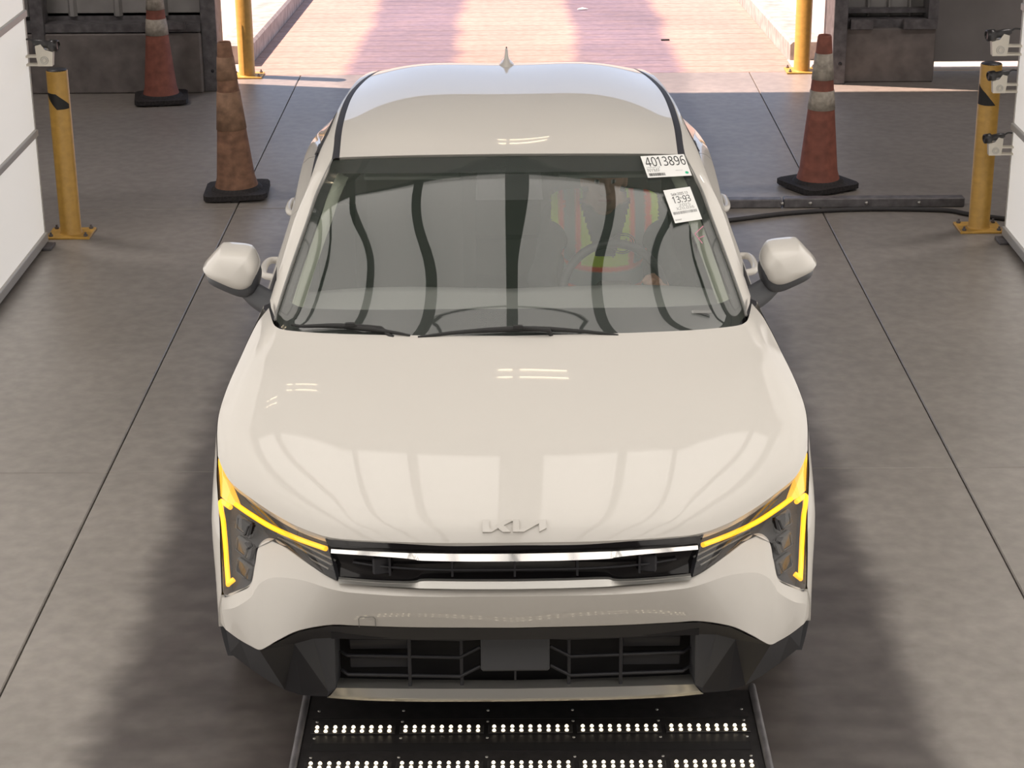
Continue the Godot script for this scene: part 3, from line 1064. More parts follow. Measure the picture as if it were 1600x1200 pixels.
func body() -> void:
	# ---- hood
	var f := pts([0, .757, .011, .2, .757, .014, .34, .755, .03, .45, .749, .058, .525, .742, .095, .61, .741, .166, .685, .746, .243, .76, .756, .33, .824, .77, .407, .86, .78, .489, .884, .79, .565])
	var r := pts([0, .975, 1.098, .32, .975, 1.112, .565, .974, 1.137, .695, .972, 1.17, .748, .969, 1.20, .77, .966, 1.235, .787, .962, 1.29, .818, .957, 1.455])
	var c := pts([0, .757, .011, 0, .782, .026, 0, .812, .075, 0, .848, .2, 0, .888, .4, 0, .919, .6, 0, .945, .8, 0, .966, 1.0, 0, .975, 1.098])
	var s := pts([.884, .79, .565, .899, .822, .68, .905, .842, .78, .902, .858, .895, .894, .873, 1.01, .882, .888, 1.14, .868, .905, 1.30, .848, .93, 1.40, .818, .957, 1.455])
	var hood_rows := coons(f, r, c, s, 44, 40, "hood")
	var st := ST()
	var whole := full(hood_rows)
	grid(st, whole)
	# folded lip round the hood
	var rim := []
	var n: int = whole[0].size()
	rim.append_array(whole[0])
	for i in range(1, whole.size()):
		rim.append(whole[i][n - 1])
	for j in range(n - 2, -1, -1):
		rim.append(whole[whole.size() - 1][j])
	for i in range(whole.size() - 2, 0, -1):
		rim.append(whole[i][0])
	var rim2 := []
	for p in rim:
		rim2.append(Vector3(p.x * 0.988, p.y - 0.022, lerpf(p.z, -0.75, 0.012)))
	grid(st, [rim, rim2], true)
	var hood := obj("hood", st, M.paint, car)
	# raised letters on the nose of the hood
	var e0 := Vector3(0, .767, -.035)
	var e1 := Vector3(0, .795, -.0585)
	var up := (e1 - e0).normalized()
	for row in hood_rows:
		if row[0].y > 0.764:
			e0 = row[0]
			break
	for row in hood_rows:
		if row[0].y > 0.797:
			e1 = row[0]
			break
	up = (e1 - e0).normalized()
	var x := Transform3D(Basis(Vector3.RIGHT, up, Vector3.RIGHT.cross(up)), e0 - Vector3.RIGHT.cross(up) * 0.004)
	var k := 0.175 / 1055.0
	for letter in [[250, 170, 362, 170, 362, 330, 640, 178, 742, 178, 742, 197, 600, 268, 712, 378, 580, 378, 505, 315, 400, 378, 250, 378], [752, 172, 855, 172, 855, 345, 1170, 180, 1305, 180, 1305, 322, 1190, 380, 1180, 245, 935, 378, 752, 378]]:
		var p := PackedVector2Array()
		for i in range(0, letter.size(), 2):
			p.append(Vector2((letter[i] - 777) * k, (378 - letter[i + 1]) * k * 1.12))
		st = ST()
		extrude(st, p, 0.010, x)
		obj("emblem_letter", st, M.paint, hood)
	# ---- sides: fender, doors, quarter
	for sd in [-1.0, 1.0]:
		side_panel("fender", M.paint, 0.18, 1.515, 90, sd, 0.42, 0.004, 14)
		side_panel("front_door", M.paint, 1.52, 2.565, 24, sd, 0.24, 0.0)
		side_panel("rear_door", M.paint, 2.57, 3.36, 40, sd, 0.24, 0.0)
		side_panel("quarter_panel", M.paint, 3.365, 4.66, 80, sd, 0.24, 0.0)
		side_panel("sill", M.cladding, 1.26, 3.26, 20, sd, 0.17, 0.0, 4, false, 0.236)
		side_panel("corner_cladding", M.cladding, 0.225, 0.535, 12, sd, 0.30, 0.0, 6, false, 0.416)
		# wheel housings
		for cz in [0.9, 3.62]:
			st = ST()
			var a := []
			var b := []
			for i in 25:
				var an := PI * i / 24.0
				var p := Vector3(0, 0.33 + sin(an) * 0.37, -cz + cos(an) * 0.37)
				a.append(p + Vector3(sd * 0.895, 0, 0))
				b.append(p + Vector3(sd * 0.58, 0, 0))
			grid(st, [a, b])
			flat(st)
			poly(st, b)
			obj("wheel_housing", st, M.dark_plastic, car)
		# door handle
		st = ST()
		for hz in [2.30, 3.16]:
			var hx := side_x(0.83, hz) - (0.0 if hz < 3 else 0.022)
			tube(st, even([Vector3(sd * (hx - 0.012), 0.83, -hz + 0.11), Vector3(sd * (hx + 0.030), 0.834, -hz + 0.09), Vector3(sd * (hx + 0.040), 0.836, -hz), Vector3(sd * (hx + 0.030), 0.834, -hz - 0.09), Vector3(sd * (hx - 0.012), 0.83, -hz - 0.11)], 20), 0.014, 8)
			obj("door_handle", st, M.paint, car)
			st = ST()
	# ---- tail: deck lid, rear fascia
	var dk := coons(pts([0, 1.075, 4.12, .35, 1.07, 4.12, .62, 1.03, 4.10]), pts([0, 1.045, 4.64, .35, 1.035, 4.62, .70, .965, 4.52]), pts([0, 1.075, 4.12, 0, 1.07, 4.4, 0, 1.045, 4.64]), pts([.62, 1.03, 4.10, .68, 1.0, 4.3, .70, .965, 4.52]), 14, 12)
	st = ST()
	grid(st, full(dk))
	obj("deck_lid", st, M.paint, car)
	for sd in [-1.0, 1.0]:
		st = ST()
		var a := []
		var b := []
		for i in 21:
			var t := lerpf(3.36, 4.64, i / 20.0)
			var tp := at_t(TOP, t)
			var sh := sill_share(t)
			b.append(Vector3(sd * (tp.x - 0.062 * sh), tp.y + 0.032 * sh, -t))
			var inn := cr(pts([.66, 1.20, 3.36, .60, 1.20, 3.7, .60, 1.10, 4.0, .64, 1.02, 4.2, .70, .965, 4.52, .70, .95, 4.62]), i / 20.0)
			a.append(Vector3(sd * inn.x, inn.y, -t))
		var mid := []
		for i in 21:
			mid.append(a[i].lerp(b[i], 0.6) + Vector3(sd * 0.02, 0.02 * sin(PI * i / 20.0), 0))
		grid(st, [a, mid, b])
		obj("rear_pillar", st, M.paint, car)
	st = ST()
	var tail := []
	for row in [[1.045, .70, 4.64, 4.52], [.98, .74, 4.66, 4.6], [.80, .79, 4.68, 4.64], [.62, .80, 4.71, 4.655], [.40, .79, 4.70, 4.65], [.24, .76, 4.64, 4.6]]:
		tail.append(even(pts([0, row[0], row[2], row[1] * 0.55, row[0], row[2] - 0.01, row[1], minf(row[0], 0.965), row[3]]), 12))
	grid(st, full(tail))
	obj("rear_bumper", st, M.paint, car)
	st = ST()
	box(st, Vector3(0, 0.88, -4.672), Vector3(1.44, 0.05, 0.03), Basis(), 0.008)
	obj("tail_lamp", st, M.cone_red, car)
	# ---- underbody and engine bay keep the daylight out
	st = ST()
	box(st, Vector3(0, 0.20, -2.4), Vector3(1.10, 0.04, 4.3))
	box(st, Vector3(0, 0.42, -0.65), Vector3(1.1, 0.42, 0.72))
	box(st, Vector3(0, 0.55, -1.2), Vector3(1.5, 0.70, 0.06))
	box(st, Vector3(0, 0.55, -4.1), Vector3(1.1, 0.6, 0.8))
	obj("underbody", st, M.slot_black, car)
	for sd in [-1.0, 1.0]:
		st = ST()
		box(st, Vector3(sd * 0.72, 0.20, -2.26), Vector3(0.34, 0.04, 1.9))
		box(st, Vector3(sd * 0.78, 0.70, -1.4), Vector3(0.04, 0.40, 0.3))
		obj("floor_side", st, M.slot_black, car)

func named(p: Dictionary, keys: Array) -> Array:
	var out := []
	for k in keys:
		out.append(p[k])
	return out

func rows_x(defs: Array, n: int) -> Array:
	var out := []
	for d in defs:
		out.append(even(pts(d), n))
	return out

func front() -> void:
	# ---- painted bumper
	var rows := rows_x([
		[0, 0.614, 0.030, .27, 0.614, 0.035, .435, 0.617, 0.060, .508, 0.626, 0.080, .60, 0.648, 0.160, .69, 0.660, 0.258, .732, 0.642, 0.262, .743, 0.600, 0.230, .755, 0.553, 0.189, .80, 0.527, 0.191, .838, 0.512, 0.193],
		[0, .614, .013, .27, .614, .018, .435, .617, .043, .508, .626, .063, .60, .648, .143, .69, .660, .241, .732, .642, .245, .743, .60, .213, .755, .553, .172, .80, .527, .174, .838, .512, .176],
		[0, .601, -.005, .27, .601, 0, .435, .603, .02, .508, .604, .043, .60, .603, .105, .68, .590, .15, .72, .572, .155, .738, .552, .148, .752, .530, .142, .795, .502, .14, .838, .482, .162],
		[0, .55, .004, .27, .55, .009, .437, .55, .026, .512, .548, .042, .605, .538, .078, .68, .512, .098, .715, .492, .10, .733, .480, .10, .752, .468, .105, .79, .457, .124, .834, .456, .152],
		[0, .49, .022, .27, .49, .03, .44, .49, .044, .52, .488, .054, .61, .465, .066, .67, .435, .066, .70, .415, .068, .725, .40, .075, .75, .403, .09, .79, .412, .118, .827, .43, .14],
		[0, 0.478, 0.040, .27, 0.478, 0.048, .44, 0.478, 0.062, .52, 0.476, 0.072, .61, 0.453, 0.084, .67, 0.423, 0.084, .70, 0.403, 0.086, .725, 0.388, 0.093, .75, 0.391, 0.108, .79, 0.400, 0.136, .827, 0.418, 0.158]], 80)
	var whole := full(rows)
	var st := ST()
	grid(st, [whole[0], whole[1]])
	grid(st, [whole[1], whole[2]])
	grid(st, [whole[2], whole[3], whole[4]])
	grid(st, [whole[4], whole[5]])
	# corner of the bumper round to the wheel arch
	for s in [-1.0, 1.0]:
		var a := []
		for i in range(1, 5):
			a.append([rows[i][80], Vector3(side_x(rows[i][80].y, 0.2), rows[i][80].y, -0.2)])
		for row in a:
			row[0] = Vector3(row[0].x * s, row[0].y, row[0].z)
			row[1] = Vector3(row[1].x * s, row[1].y, row[1].z)
		grid(st, a)
	var bump := obj("front_bumper", st, M.paint, car)
	# tow-eye cover: a rounded square outlined by its gap
	st = ST()
	var loop := []
	for q in [[-.437, .489], [-.437, .520], [-.432, .527], [-.396, .527], [-.391, .520], [-.391, .489]]:
		loop.append(Vector3(q[0], q[1], -(0.024 + (0.527 - q[1]) * 0.35) + 0.0005))
	tube(st, loop, 0.0012, 5)
	obj("tow_cover_gap", st, M.trim_grey, bump)
	# ---- dark cladding: intake brow, corner facets
	st = ST()
	for s in [-1.0, 1.0]:
		var a := mir(pts([0, .485, .026, .27, .485, .034, .44, .485, .048, .52, .482, .058, .61, .459, .07, .684, .42, .07, .725, .395, .079, .785, .405, .119, .827, .425, .144]), s)
		var b := mir(pts([0, .432, .058, .27, .432, .066, .44, .432, .078, .512, .43, .085, .575, .412, .115, .632, .388, .13]), s)
		var brow := []
		for i in 6:
			brow.append([a[i], b[i]])
		grid(st, [[a[0], a[1], a[2], a[3], a[4], a[5]], b])
		flat(st)
		tri(st, a[5], a[6], b[5])
	obj("intake_brow", st, M.dark_plastic, car)
	for s in [-1.0, 1.0]:
		st = ST()
		flat(st)
		var p := {}
		for q in [["a3", .725, .395, .079], ["a4", .785, .405, .119], ["a5", .827, .425, .144], ["b0", .512, .43, .085], ["b1", .575, .412, .115], ["b2", .632, .388, .13], ["c0", .522, .225, .16], ["c1", .548, .197, .19], ["d0", .552, .178, .195], ["d1", .629, .172, .215], ["d2", .68, .178, .237], ["d3", .73, .198, .256], ["d4", .779, .238, .256], ["d5", .832, .31, .222], ["e5", .846, .42, .24], ["e6", .836, .30, .245], ["e0", .505, .43, .16], ["e1", .512, .215, .24]]:
			p[q[0]] = Vector3(q[1] * s, q[2], -q[3])
		for face in [["a3", "a4", "d4", "d3"], ["a4", "a5", "d5", "d4"], ["a3", "d3", "d2"]]:
			poly(st, named(p, face))
		tri(st, p.a5, p.e5, p.e6)
		tri(st, p.a5, p.e6, p.d5)
		obj("corner_facet", st, M.cladding, car)
		st = ST()
		flat(st)
		for face in [["b2", "a3", "d2"], ["b2", "d2", "d1"], ["b2", "d1", "c1"]]:
			poly(st, named(p, face))
		for face in [["c1", "d1", "d0"], ["c0", "c1", "d0"]]:
			poly(st, named(p, face))
		obj("pod_hollow", st, M.dark_plastic, car)
		st = ST()
		flat(st)
		for face in [["b0", "b1", "c0"], ["b1", "b2", "c1"], ["b1", "c1", "c0"], ["b0", "c0", "e1", "e0"]]:
			poly(st, named(p, face))
		obj("pod", st, M.cladding, car)
		st = ST()
		flat(st)
		var back := Vector3(0, 0.03, -0.25)
		for e in [["d0", "d1"], ["d1", "d2"], ["d2", "d3"], ["d3", "d4"], ["d4", "d5"], ["d5", "e6"]]:
			quad(st, p[e[0]], p[e[1]], p[e[1]] + back, p[e[0]] + back)
		obj("undertray", st, M.dark_plastic, car)
	# ---- silver lip under the intake
	st = ST()
	var lip := full(rows_x([
		[0, .240, .17, .27, .239, .18, .44, .236, .195, .518, .232, .21],
		[0, .238, .124, .27, .237, .131, .44, .234, .143, .520, .230, .153],
		[0, .212, .112, .27, .211, .12, .44, .207, .140, .538, .197, .174],
		[0, .207, .112, .27, .206, .12, .44, .202, .141, .541, .192, .176],
		[0, .189, .136, .27, .188, .142, .44, .184, .160, .552, .177, .19],
		[0, .189, .25, .27, .188, .25, .44, .184, .26, .552, .177, .27]], 20))
	for i in lip.size() - 1:
		grid(st, [lip[i], lip[i + 1]])
	obj("front_lip", st, M.satin, car)
	# ---- lower intake grille
	var lg := Node3D.new()
	lg.name = "lower_grille"
	car.add_child(lg)
	st = ST()
	box(st, Vector3(0, 0.33, -0.235), Vector3(1.04, 0.24, 0.02))
	box(st, Vector3(0, 0.445, -0.16), Vector3(1.04, 0.02, 0.18))
	obj("backing", st, M.slot_black, lg)
	for y in [0.393, 0.334, 0.272]:
		for s in [-1.0, 1.0]:
			st = ST()
			tube(st, [Vector3(s * 0.505, y + 0.006, -0.175), Vector3(s * 0.485, y, -0.158), Vector3(s * 0.16, y - 0.004, -0.146)] + ([Vector3(s * 0.10, y + (0.030 if y < 0.39 else 0.0), -0.145)]), 0.0055, 6)
			obj("slat", st, M.dark_plastic, lg)
	for x in [-0.305, -0.155, 0.155, 0.305]:
		st = ST()
		box(st, Vector3(x, 0.325, -0.152), Vector3(0.010, 0.20, 0.014), Basis(), 0.002)
		obj("upright", st, M.dark_plastic, lg)
	for s in [-1.0, 1.0]:
		for y in [0.364, 0.304]:
			st = ST()
			box(st, Vector3(s * 0.395, y, -0.182), Vector3(0.17, 0.042, 0.02), Basis(Vector3.RIGHT, 0.25), 0.004)
			obj("filler", st, M.dark_plastic, lg)
	st = ST()
	box(st, Vector3(0, 0.345, -0.140), Vector3(0.198, 0.105, 0.02), Basis(Vector3.RIGHT, -0.12), 0.006)
	obj("sensor_plate", st, M.cladding, lg)
	st = ST()
	box(st, Vector3(0, 0.277, -0.139), Vector3(0.006, 0.035, 0.01))
	box(st, Vector3(0, 0.412, -0.15), Vector3(0.008, 0.03, 0.01))
	obj("tab", st, M.dark_plastic, lg)
	# ---- upper grille between the headlights
	var ug := Node3D.new()
	ug.name = "upper_grille"
	car.add_child(ug)
	st = ST()
	var surround := full(rows_x([
		[0, .748, .03, .27, .748, .037, .42, .744, .062, .53, .735, .105],
		[0, .735, .016, .27, .735, .024, .42, .732, .05, .52, .725, .08],
		[0, .70, .035, .27, .70, .04, .42, .70, .06, .51, .695, .085],
		[0, .66, .045, .27, .66, .05, .42, .66, .07, .50, .66, .09],
		[0, .612, .03, .27, .612, .035, .42, .615, .055, .495, .622, .07]], 20))
	grid(st, surround)
	obj("surround", st, M.black_gloss, ug)
	st = ST()
	grid(st, full(rows_x([[0, .752, .017, .27, .751, .024, .42, .746, .05, .52, .738, .084], [0, .737, .010, .27, .737, .018, .42, .734, .044, .515, .727, .076]], 20)))
	obj("upper_panel", st, M.black_gloss, ug)
	for strip in [[[0, .728, .003, .14, .728, .006, .255, .727, .014, .275, .7265, .016, .32, .726, .022, .43, .722, .045, .509, .718, .066], [0, .7085, .003, .14, .7085, .006, .255, .7085, .014, .275, .711, .016, .32, .714, .022, .43, .7125, .045, .509, .709, .066]], [[0, .644, .002, .14, .644, .005, .25, .643, .012, .275, .636, .015, .31, .632, .02, .40, .630, .035, .491, .632, .05], [0, .6245, .002, .14, .6245, .005, .25, .624, .012, .275, .6245, .015, .31, .6245, .02, .40, .623, .035, .491, .624, .05]]]:
		st = ST()
		var a: Array = full([even(pts(strip[0]), 42)])[0]
		var b: Array = full([even(pts(strip[1]), 42)])[0]
		var o := Vector3(0, 0, 0.005)
		var k := Vector3(0, 0, -0.014)
		var a1: Array = shift([a], Vector3(0, -0.001, 0))[0]
		var b1: Array = shift([b], o + Vector3(0, 0.002, 0.008))[0]
		grid(st, [shift([a], k)[0], a])
		grid(st, [a, a1])
		grid(st, [a1, b1])
		grid(st, [b1, b])
		grid(st, [b, shift([b], k)[0]])
		obj("chrome_strip", st, M.chrome if strip[0][1] > 0.7 else M.satin, ug)
	st = ST()
	tube(st, full([even(pts([0, .670, .022, .2, .670, .026, .35, .672, .042, .45, .677, .065]), 20)])[0], 0.0035, 6)
	obj("slat", st, M.dark_plastic, ug)
	for i in range(-2, 3):
		st = ST()
		var x := i * 0.173
		box(st, Vector3(x, 0.676, -(0.024 + x * x * 0.12)), Vector3(0.006, 0.055, 0.008))
		obj("upright", st, M.dark_plastic, ug)
	for s in [-1.0, 1.0]:
		st = ST()
		box(st, Vector3(s * 0.37, 0.672, -0.055), Vector3(0.05, 0.05, 0.02), Basis(Vector3.UP, -s * 0.2), 0.004)
		obj("shutter_block", st, M.dark_plastic, ug)

const LENS := [.525, .739, .098, .61, .738, .169, .685, .743, .246, .76, .753, .333, .824, .767, .411, .86, .777, .493, .882, .787, .566, .879, .755, .506, .870, .715, .451, .859, .66, .381, .848, .6, .282, .837, .527, .193, .829, .517, .172, .81, .522, .178, .747, .557, .172, .742, .57, .186, .742, .637, .243, .696, .662, .242, .646, .657, .2, .588, .647, .132, .531, .637, .074, .495, .627, .05]

func headlight(s: float) -> void:
	var h := Node3D.new()
	h.name = "headlight"
	car.add_child(h, true)
	var o := mir(pts(LENS), s)
	var flat2 := PackedVector2Array()
	var centre := Vector3.ZERO
	for p in o:
		flat2.append(Vector2(absf(p.x), p.y))
		centre += p / o.size()
	var tr := Geometry2D.triangulate_polygon(flat2)
	var inward := Vector3(-s * 0.018, -0.004, -0.03)
	var deep := []
	for p in o:
		deep.append(p.lerp(centre, 0.03) + inward)
	var st := ST()
	flat(st)
	for i in range(0, tr.size(), 3):
		tri(st, deep[tr[i]], deep[tr[i + 1]], deep[tr[i + 2]])
	for i in o.size():
		var k := (i + 1) % o.size()
		quad(st, o[i], o[k], deep[k], deep[i])
	obj("housing", st, M.dark_plastic, h)
	st = ST()
	flat(st)
	for i in range(0, tr.size(), 3):
		tri(st, o[tr[i]], o[tr[i + 1]], o[tr[i + 2]])
	obj("lens_cover", st, M.lens_glass, h)
	# amber running lights
	st = ST()
	tube(st, mir(even(pts([.526, .704, .096, .612, .692, .187, .695, .698, .255, .759, .709, .316, .812, .716, .378]), 24), s), 0.0074, 8)
	obj("running_light", st, M.amber_glow, h)
	st = ST()
	flat(st)
	var wd := mir(pts([.882, .785, .556, .868, .772, .505, .849, .751, .461, .828, .734, .41, .812, .721, .379, .806, .711, .366, .838, .708, .405, .867, .710, .452, .875, .735, .490]), s)
	var wb := []
	for p in wd:
		wb.append(p + Vector3(-s * 0.01, -0.002, -0.012))
	poly(st, wd)
	poly(st, wb)
	for i in wd.size():
		var k := (i + 1) % wd.size()
		quad(st, wd[i], wd[k], wb[k], wb[i])
	obj("running_light_wedge", st, M.amber_wedge, h)
	st = ST()
	tube(st, mir(even(pts([.829, .700, .390, .850, .7, .42, .864, .699, .436, .858, .68, .402, .851, .662, .377, .840, .618, .317, .832, .580, .267, .823, .544, .214, .822, .541, .212, .806, .553, .215]), 36), s), 0.0074, 8)
	obj("running_light", st, M.amber_glow, h)
	# lamp modules: stacked dark lens blocks with bright edges
	for q in [[.789, .666, .318, .046], [.787, .618, .274, .046], [.783, .572, .228, .042]]:
		var at := Vector3(s * (q[0] - 0.008), q[1], -q[2] - 0.014)
		var bs := Basis(Vector3.UP, s * 0.95) * Basis(Vector3.RIGHT, -0.3)
		st = ST()
		box(st, at, Vector3(0.088, q[3] + 0.003, 0.022), bs, 0.006)
		var lm := obj("lamp_module", st, M.black_gloss, h)
		st = ST()
		tube(st, [at + bs * Vector3(-0.032, 0.014, 0.0135), at + bs * Vector3(-0.026, -0.016, 0.0135), at + bs * Vector3(0.026, -0.018, 0.0135), at + bs * Vector3(0.032, 0.012, 0.0135)], 0.0016, 5)
		obj("lens_edge", st, M.cladding, lm)
	# inner fins between the lamp and the grille
	for i in 3:
		st = ST()
		var y := 0.688 - i * 0.016
		tube(st, mir(pts([.50 + i * .01, y - .012, .078 + i * .006, .60, y - .014, .185, .68, y - .016 + i * .003, .268]), s), 0.003, 5)
		obj("fin", st, M.trim_grey, h)
	st = ST()
	tube(st, mir(even(pts([.53, .727, .113, .61, .724, .188, .685, .729, .262, .76, .739, .345, .815, .752, .418]), 16), s), 0.004, 6)
	obj("upper_trim", st, M.trim_grey, h)

func side_mirror(s: float) -> void:
	var m := Node3D.new()
	m.name = "side_mirror"
	car.add_child(m, true)
	# cap: a shell that narrows towards the front
	var outline := [1.062, 1.045, 1.005, 1.108, 0.985, 1.118, 0.940, 1.119, 0.900, 1.116, 0.882, 1.104, 0.864, 1.062, 0.872, 1.018, 0.882, 1.000, 0.908, 0.985, 0.945, 0.986, 1.000, 1.005, 1.048, 1.026]
	var ring0 := []
	for i in range(0, outline.size(), 2):
		ring0.append(Vector3(outline[i], outline[i + 1], 0))
	ring0.append(ring0[0])
	var loop := []
	for i in 48:
		loop.append(cr(ring0, i / 48.0))
	var c := Vector3(0.955, 1.05, 0)
	var rows := []
	for k in [[1.695, 0.975], [1.685, 0.995], [1.66, 1.0], [1.63, 0.995], [1.60, 0.975], [1.575, 0.93], [1.557, 0.86], [1.545, 0.77], [1.537, 0.65], [1.531, 0.5], [1.527, 0.34], [1.525, 0.18], [1.524, 0.0]]:
		var ring := []
		for p in loop:
			var q: Vector3 = c + (p - c) * k[1]
			ring.append(Vector3(q.x * s, q.y - 0.010 * (1.0 - k[1]), -k[0] - (q.x - 0.95) * 0.25))
		rows.append(ring)
	var st := ST()
	grid(st, rows, true)
	obj("cap", st, M.paint, m)
	st = ST()
	flat(st)
	var g := []
	for p in rows[0]:
		g.append(p + Vector3(0, 0, 0.004))
	poly(st, g)
	obj("mirror_pane", st, M.mirror_glass, m)
	# dark lower shell and arm down to the door
	st = ST()
	var lowr := []
	for k in [[1.700, 0.93], [1.690, 0.96], [1.66, 0.97], [1.63, 0.965], [1.605, 0.94], [1.585, 0.89], [1.57, 0.8], [1.56, 0.68], [1.553, 0.5], [1.55, 0.25], [1.549, 0.0]]:
		var ring := []
		for p in loop:
			var q: Vector3 = c + (p - c) * k[1]
			ring.append(Vector3((q.x - 0.006) * s, q.y - 0.036, -k[0] - (q.x - 0.95) * 0.25))
		lowr.append(ring)
	grid(st, lowr, true)
	tube(st, mir(even(pts([.80, .930, 1.55, .845, .940, 1.58, .885, .960, 1.605, .925, .985, 1.625]), 12), s), [0.05, 0.048, 0.047, 0.046, 0.045, 0.044, 0.043, 0.042, 0.04, 0.038, 0.036, 0.034, 0.03], 10)
	obj("arm", st, M.cladding, m)
	# black sail panel between pillar and door
	st = ST()
	flat(st)
	var sp := mir(pts([.782, .962, 1.30, .785, .99, 1.33, .808, 1.0, 1.50, .80, 1.06, 1.60, .84, .955, 1.66, .842, .94, 1.50]), s)
	poly(st, sp)
	obj("sail_panel", st, M.dark_plastic, m)

const GLASS_EDGE := [.775, .972, 1.285, .772, .992, 1.36, .737, 1.09, 1.507, .69, 1.21, 1.635, .663, 1.28, 1.75, .622, 1.347, 1.93]
const RAIL_OUT := [.812, .985, 1.45, .808, 1.0, 1.49, .775, 1.10, 1.60, .742, 1.20, 1.71, .708, 1.272, 1.815, .680, 1.34, 2.12, .652, 1.368, 2.42, .636, 1.374, 2.70, .622, 1.362, 3.13, .575, 1.325, 3.50, .56, 1.25, 3.75, .60, 1.10, 4.05]
const ROOF_EDGE := [.599, 1.357, 1.93, .612, 1.383, 2.3, .610, 1.389, 2.72, .586, 1.38, 3.05, .540, 1.362, 3.36, .50, 1.32, 3.6, .47, 1.28, 3.72]

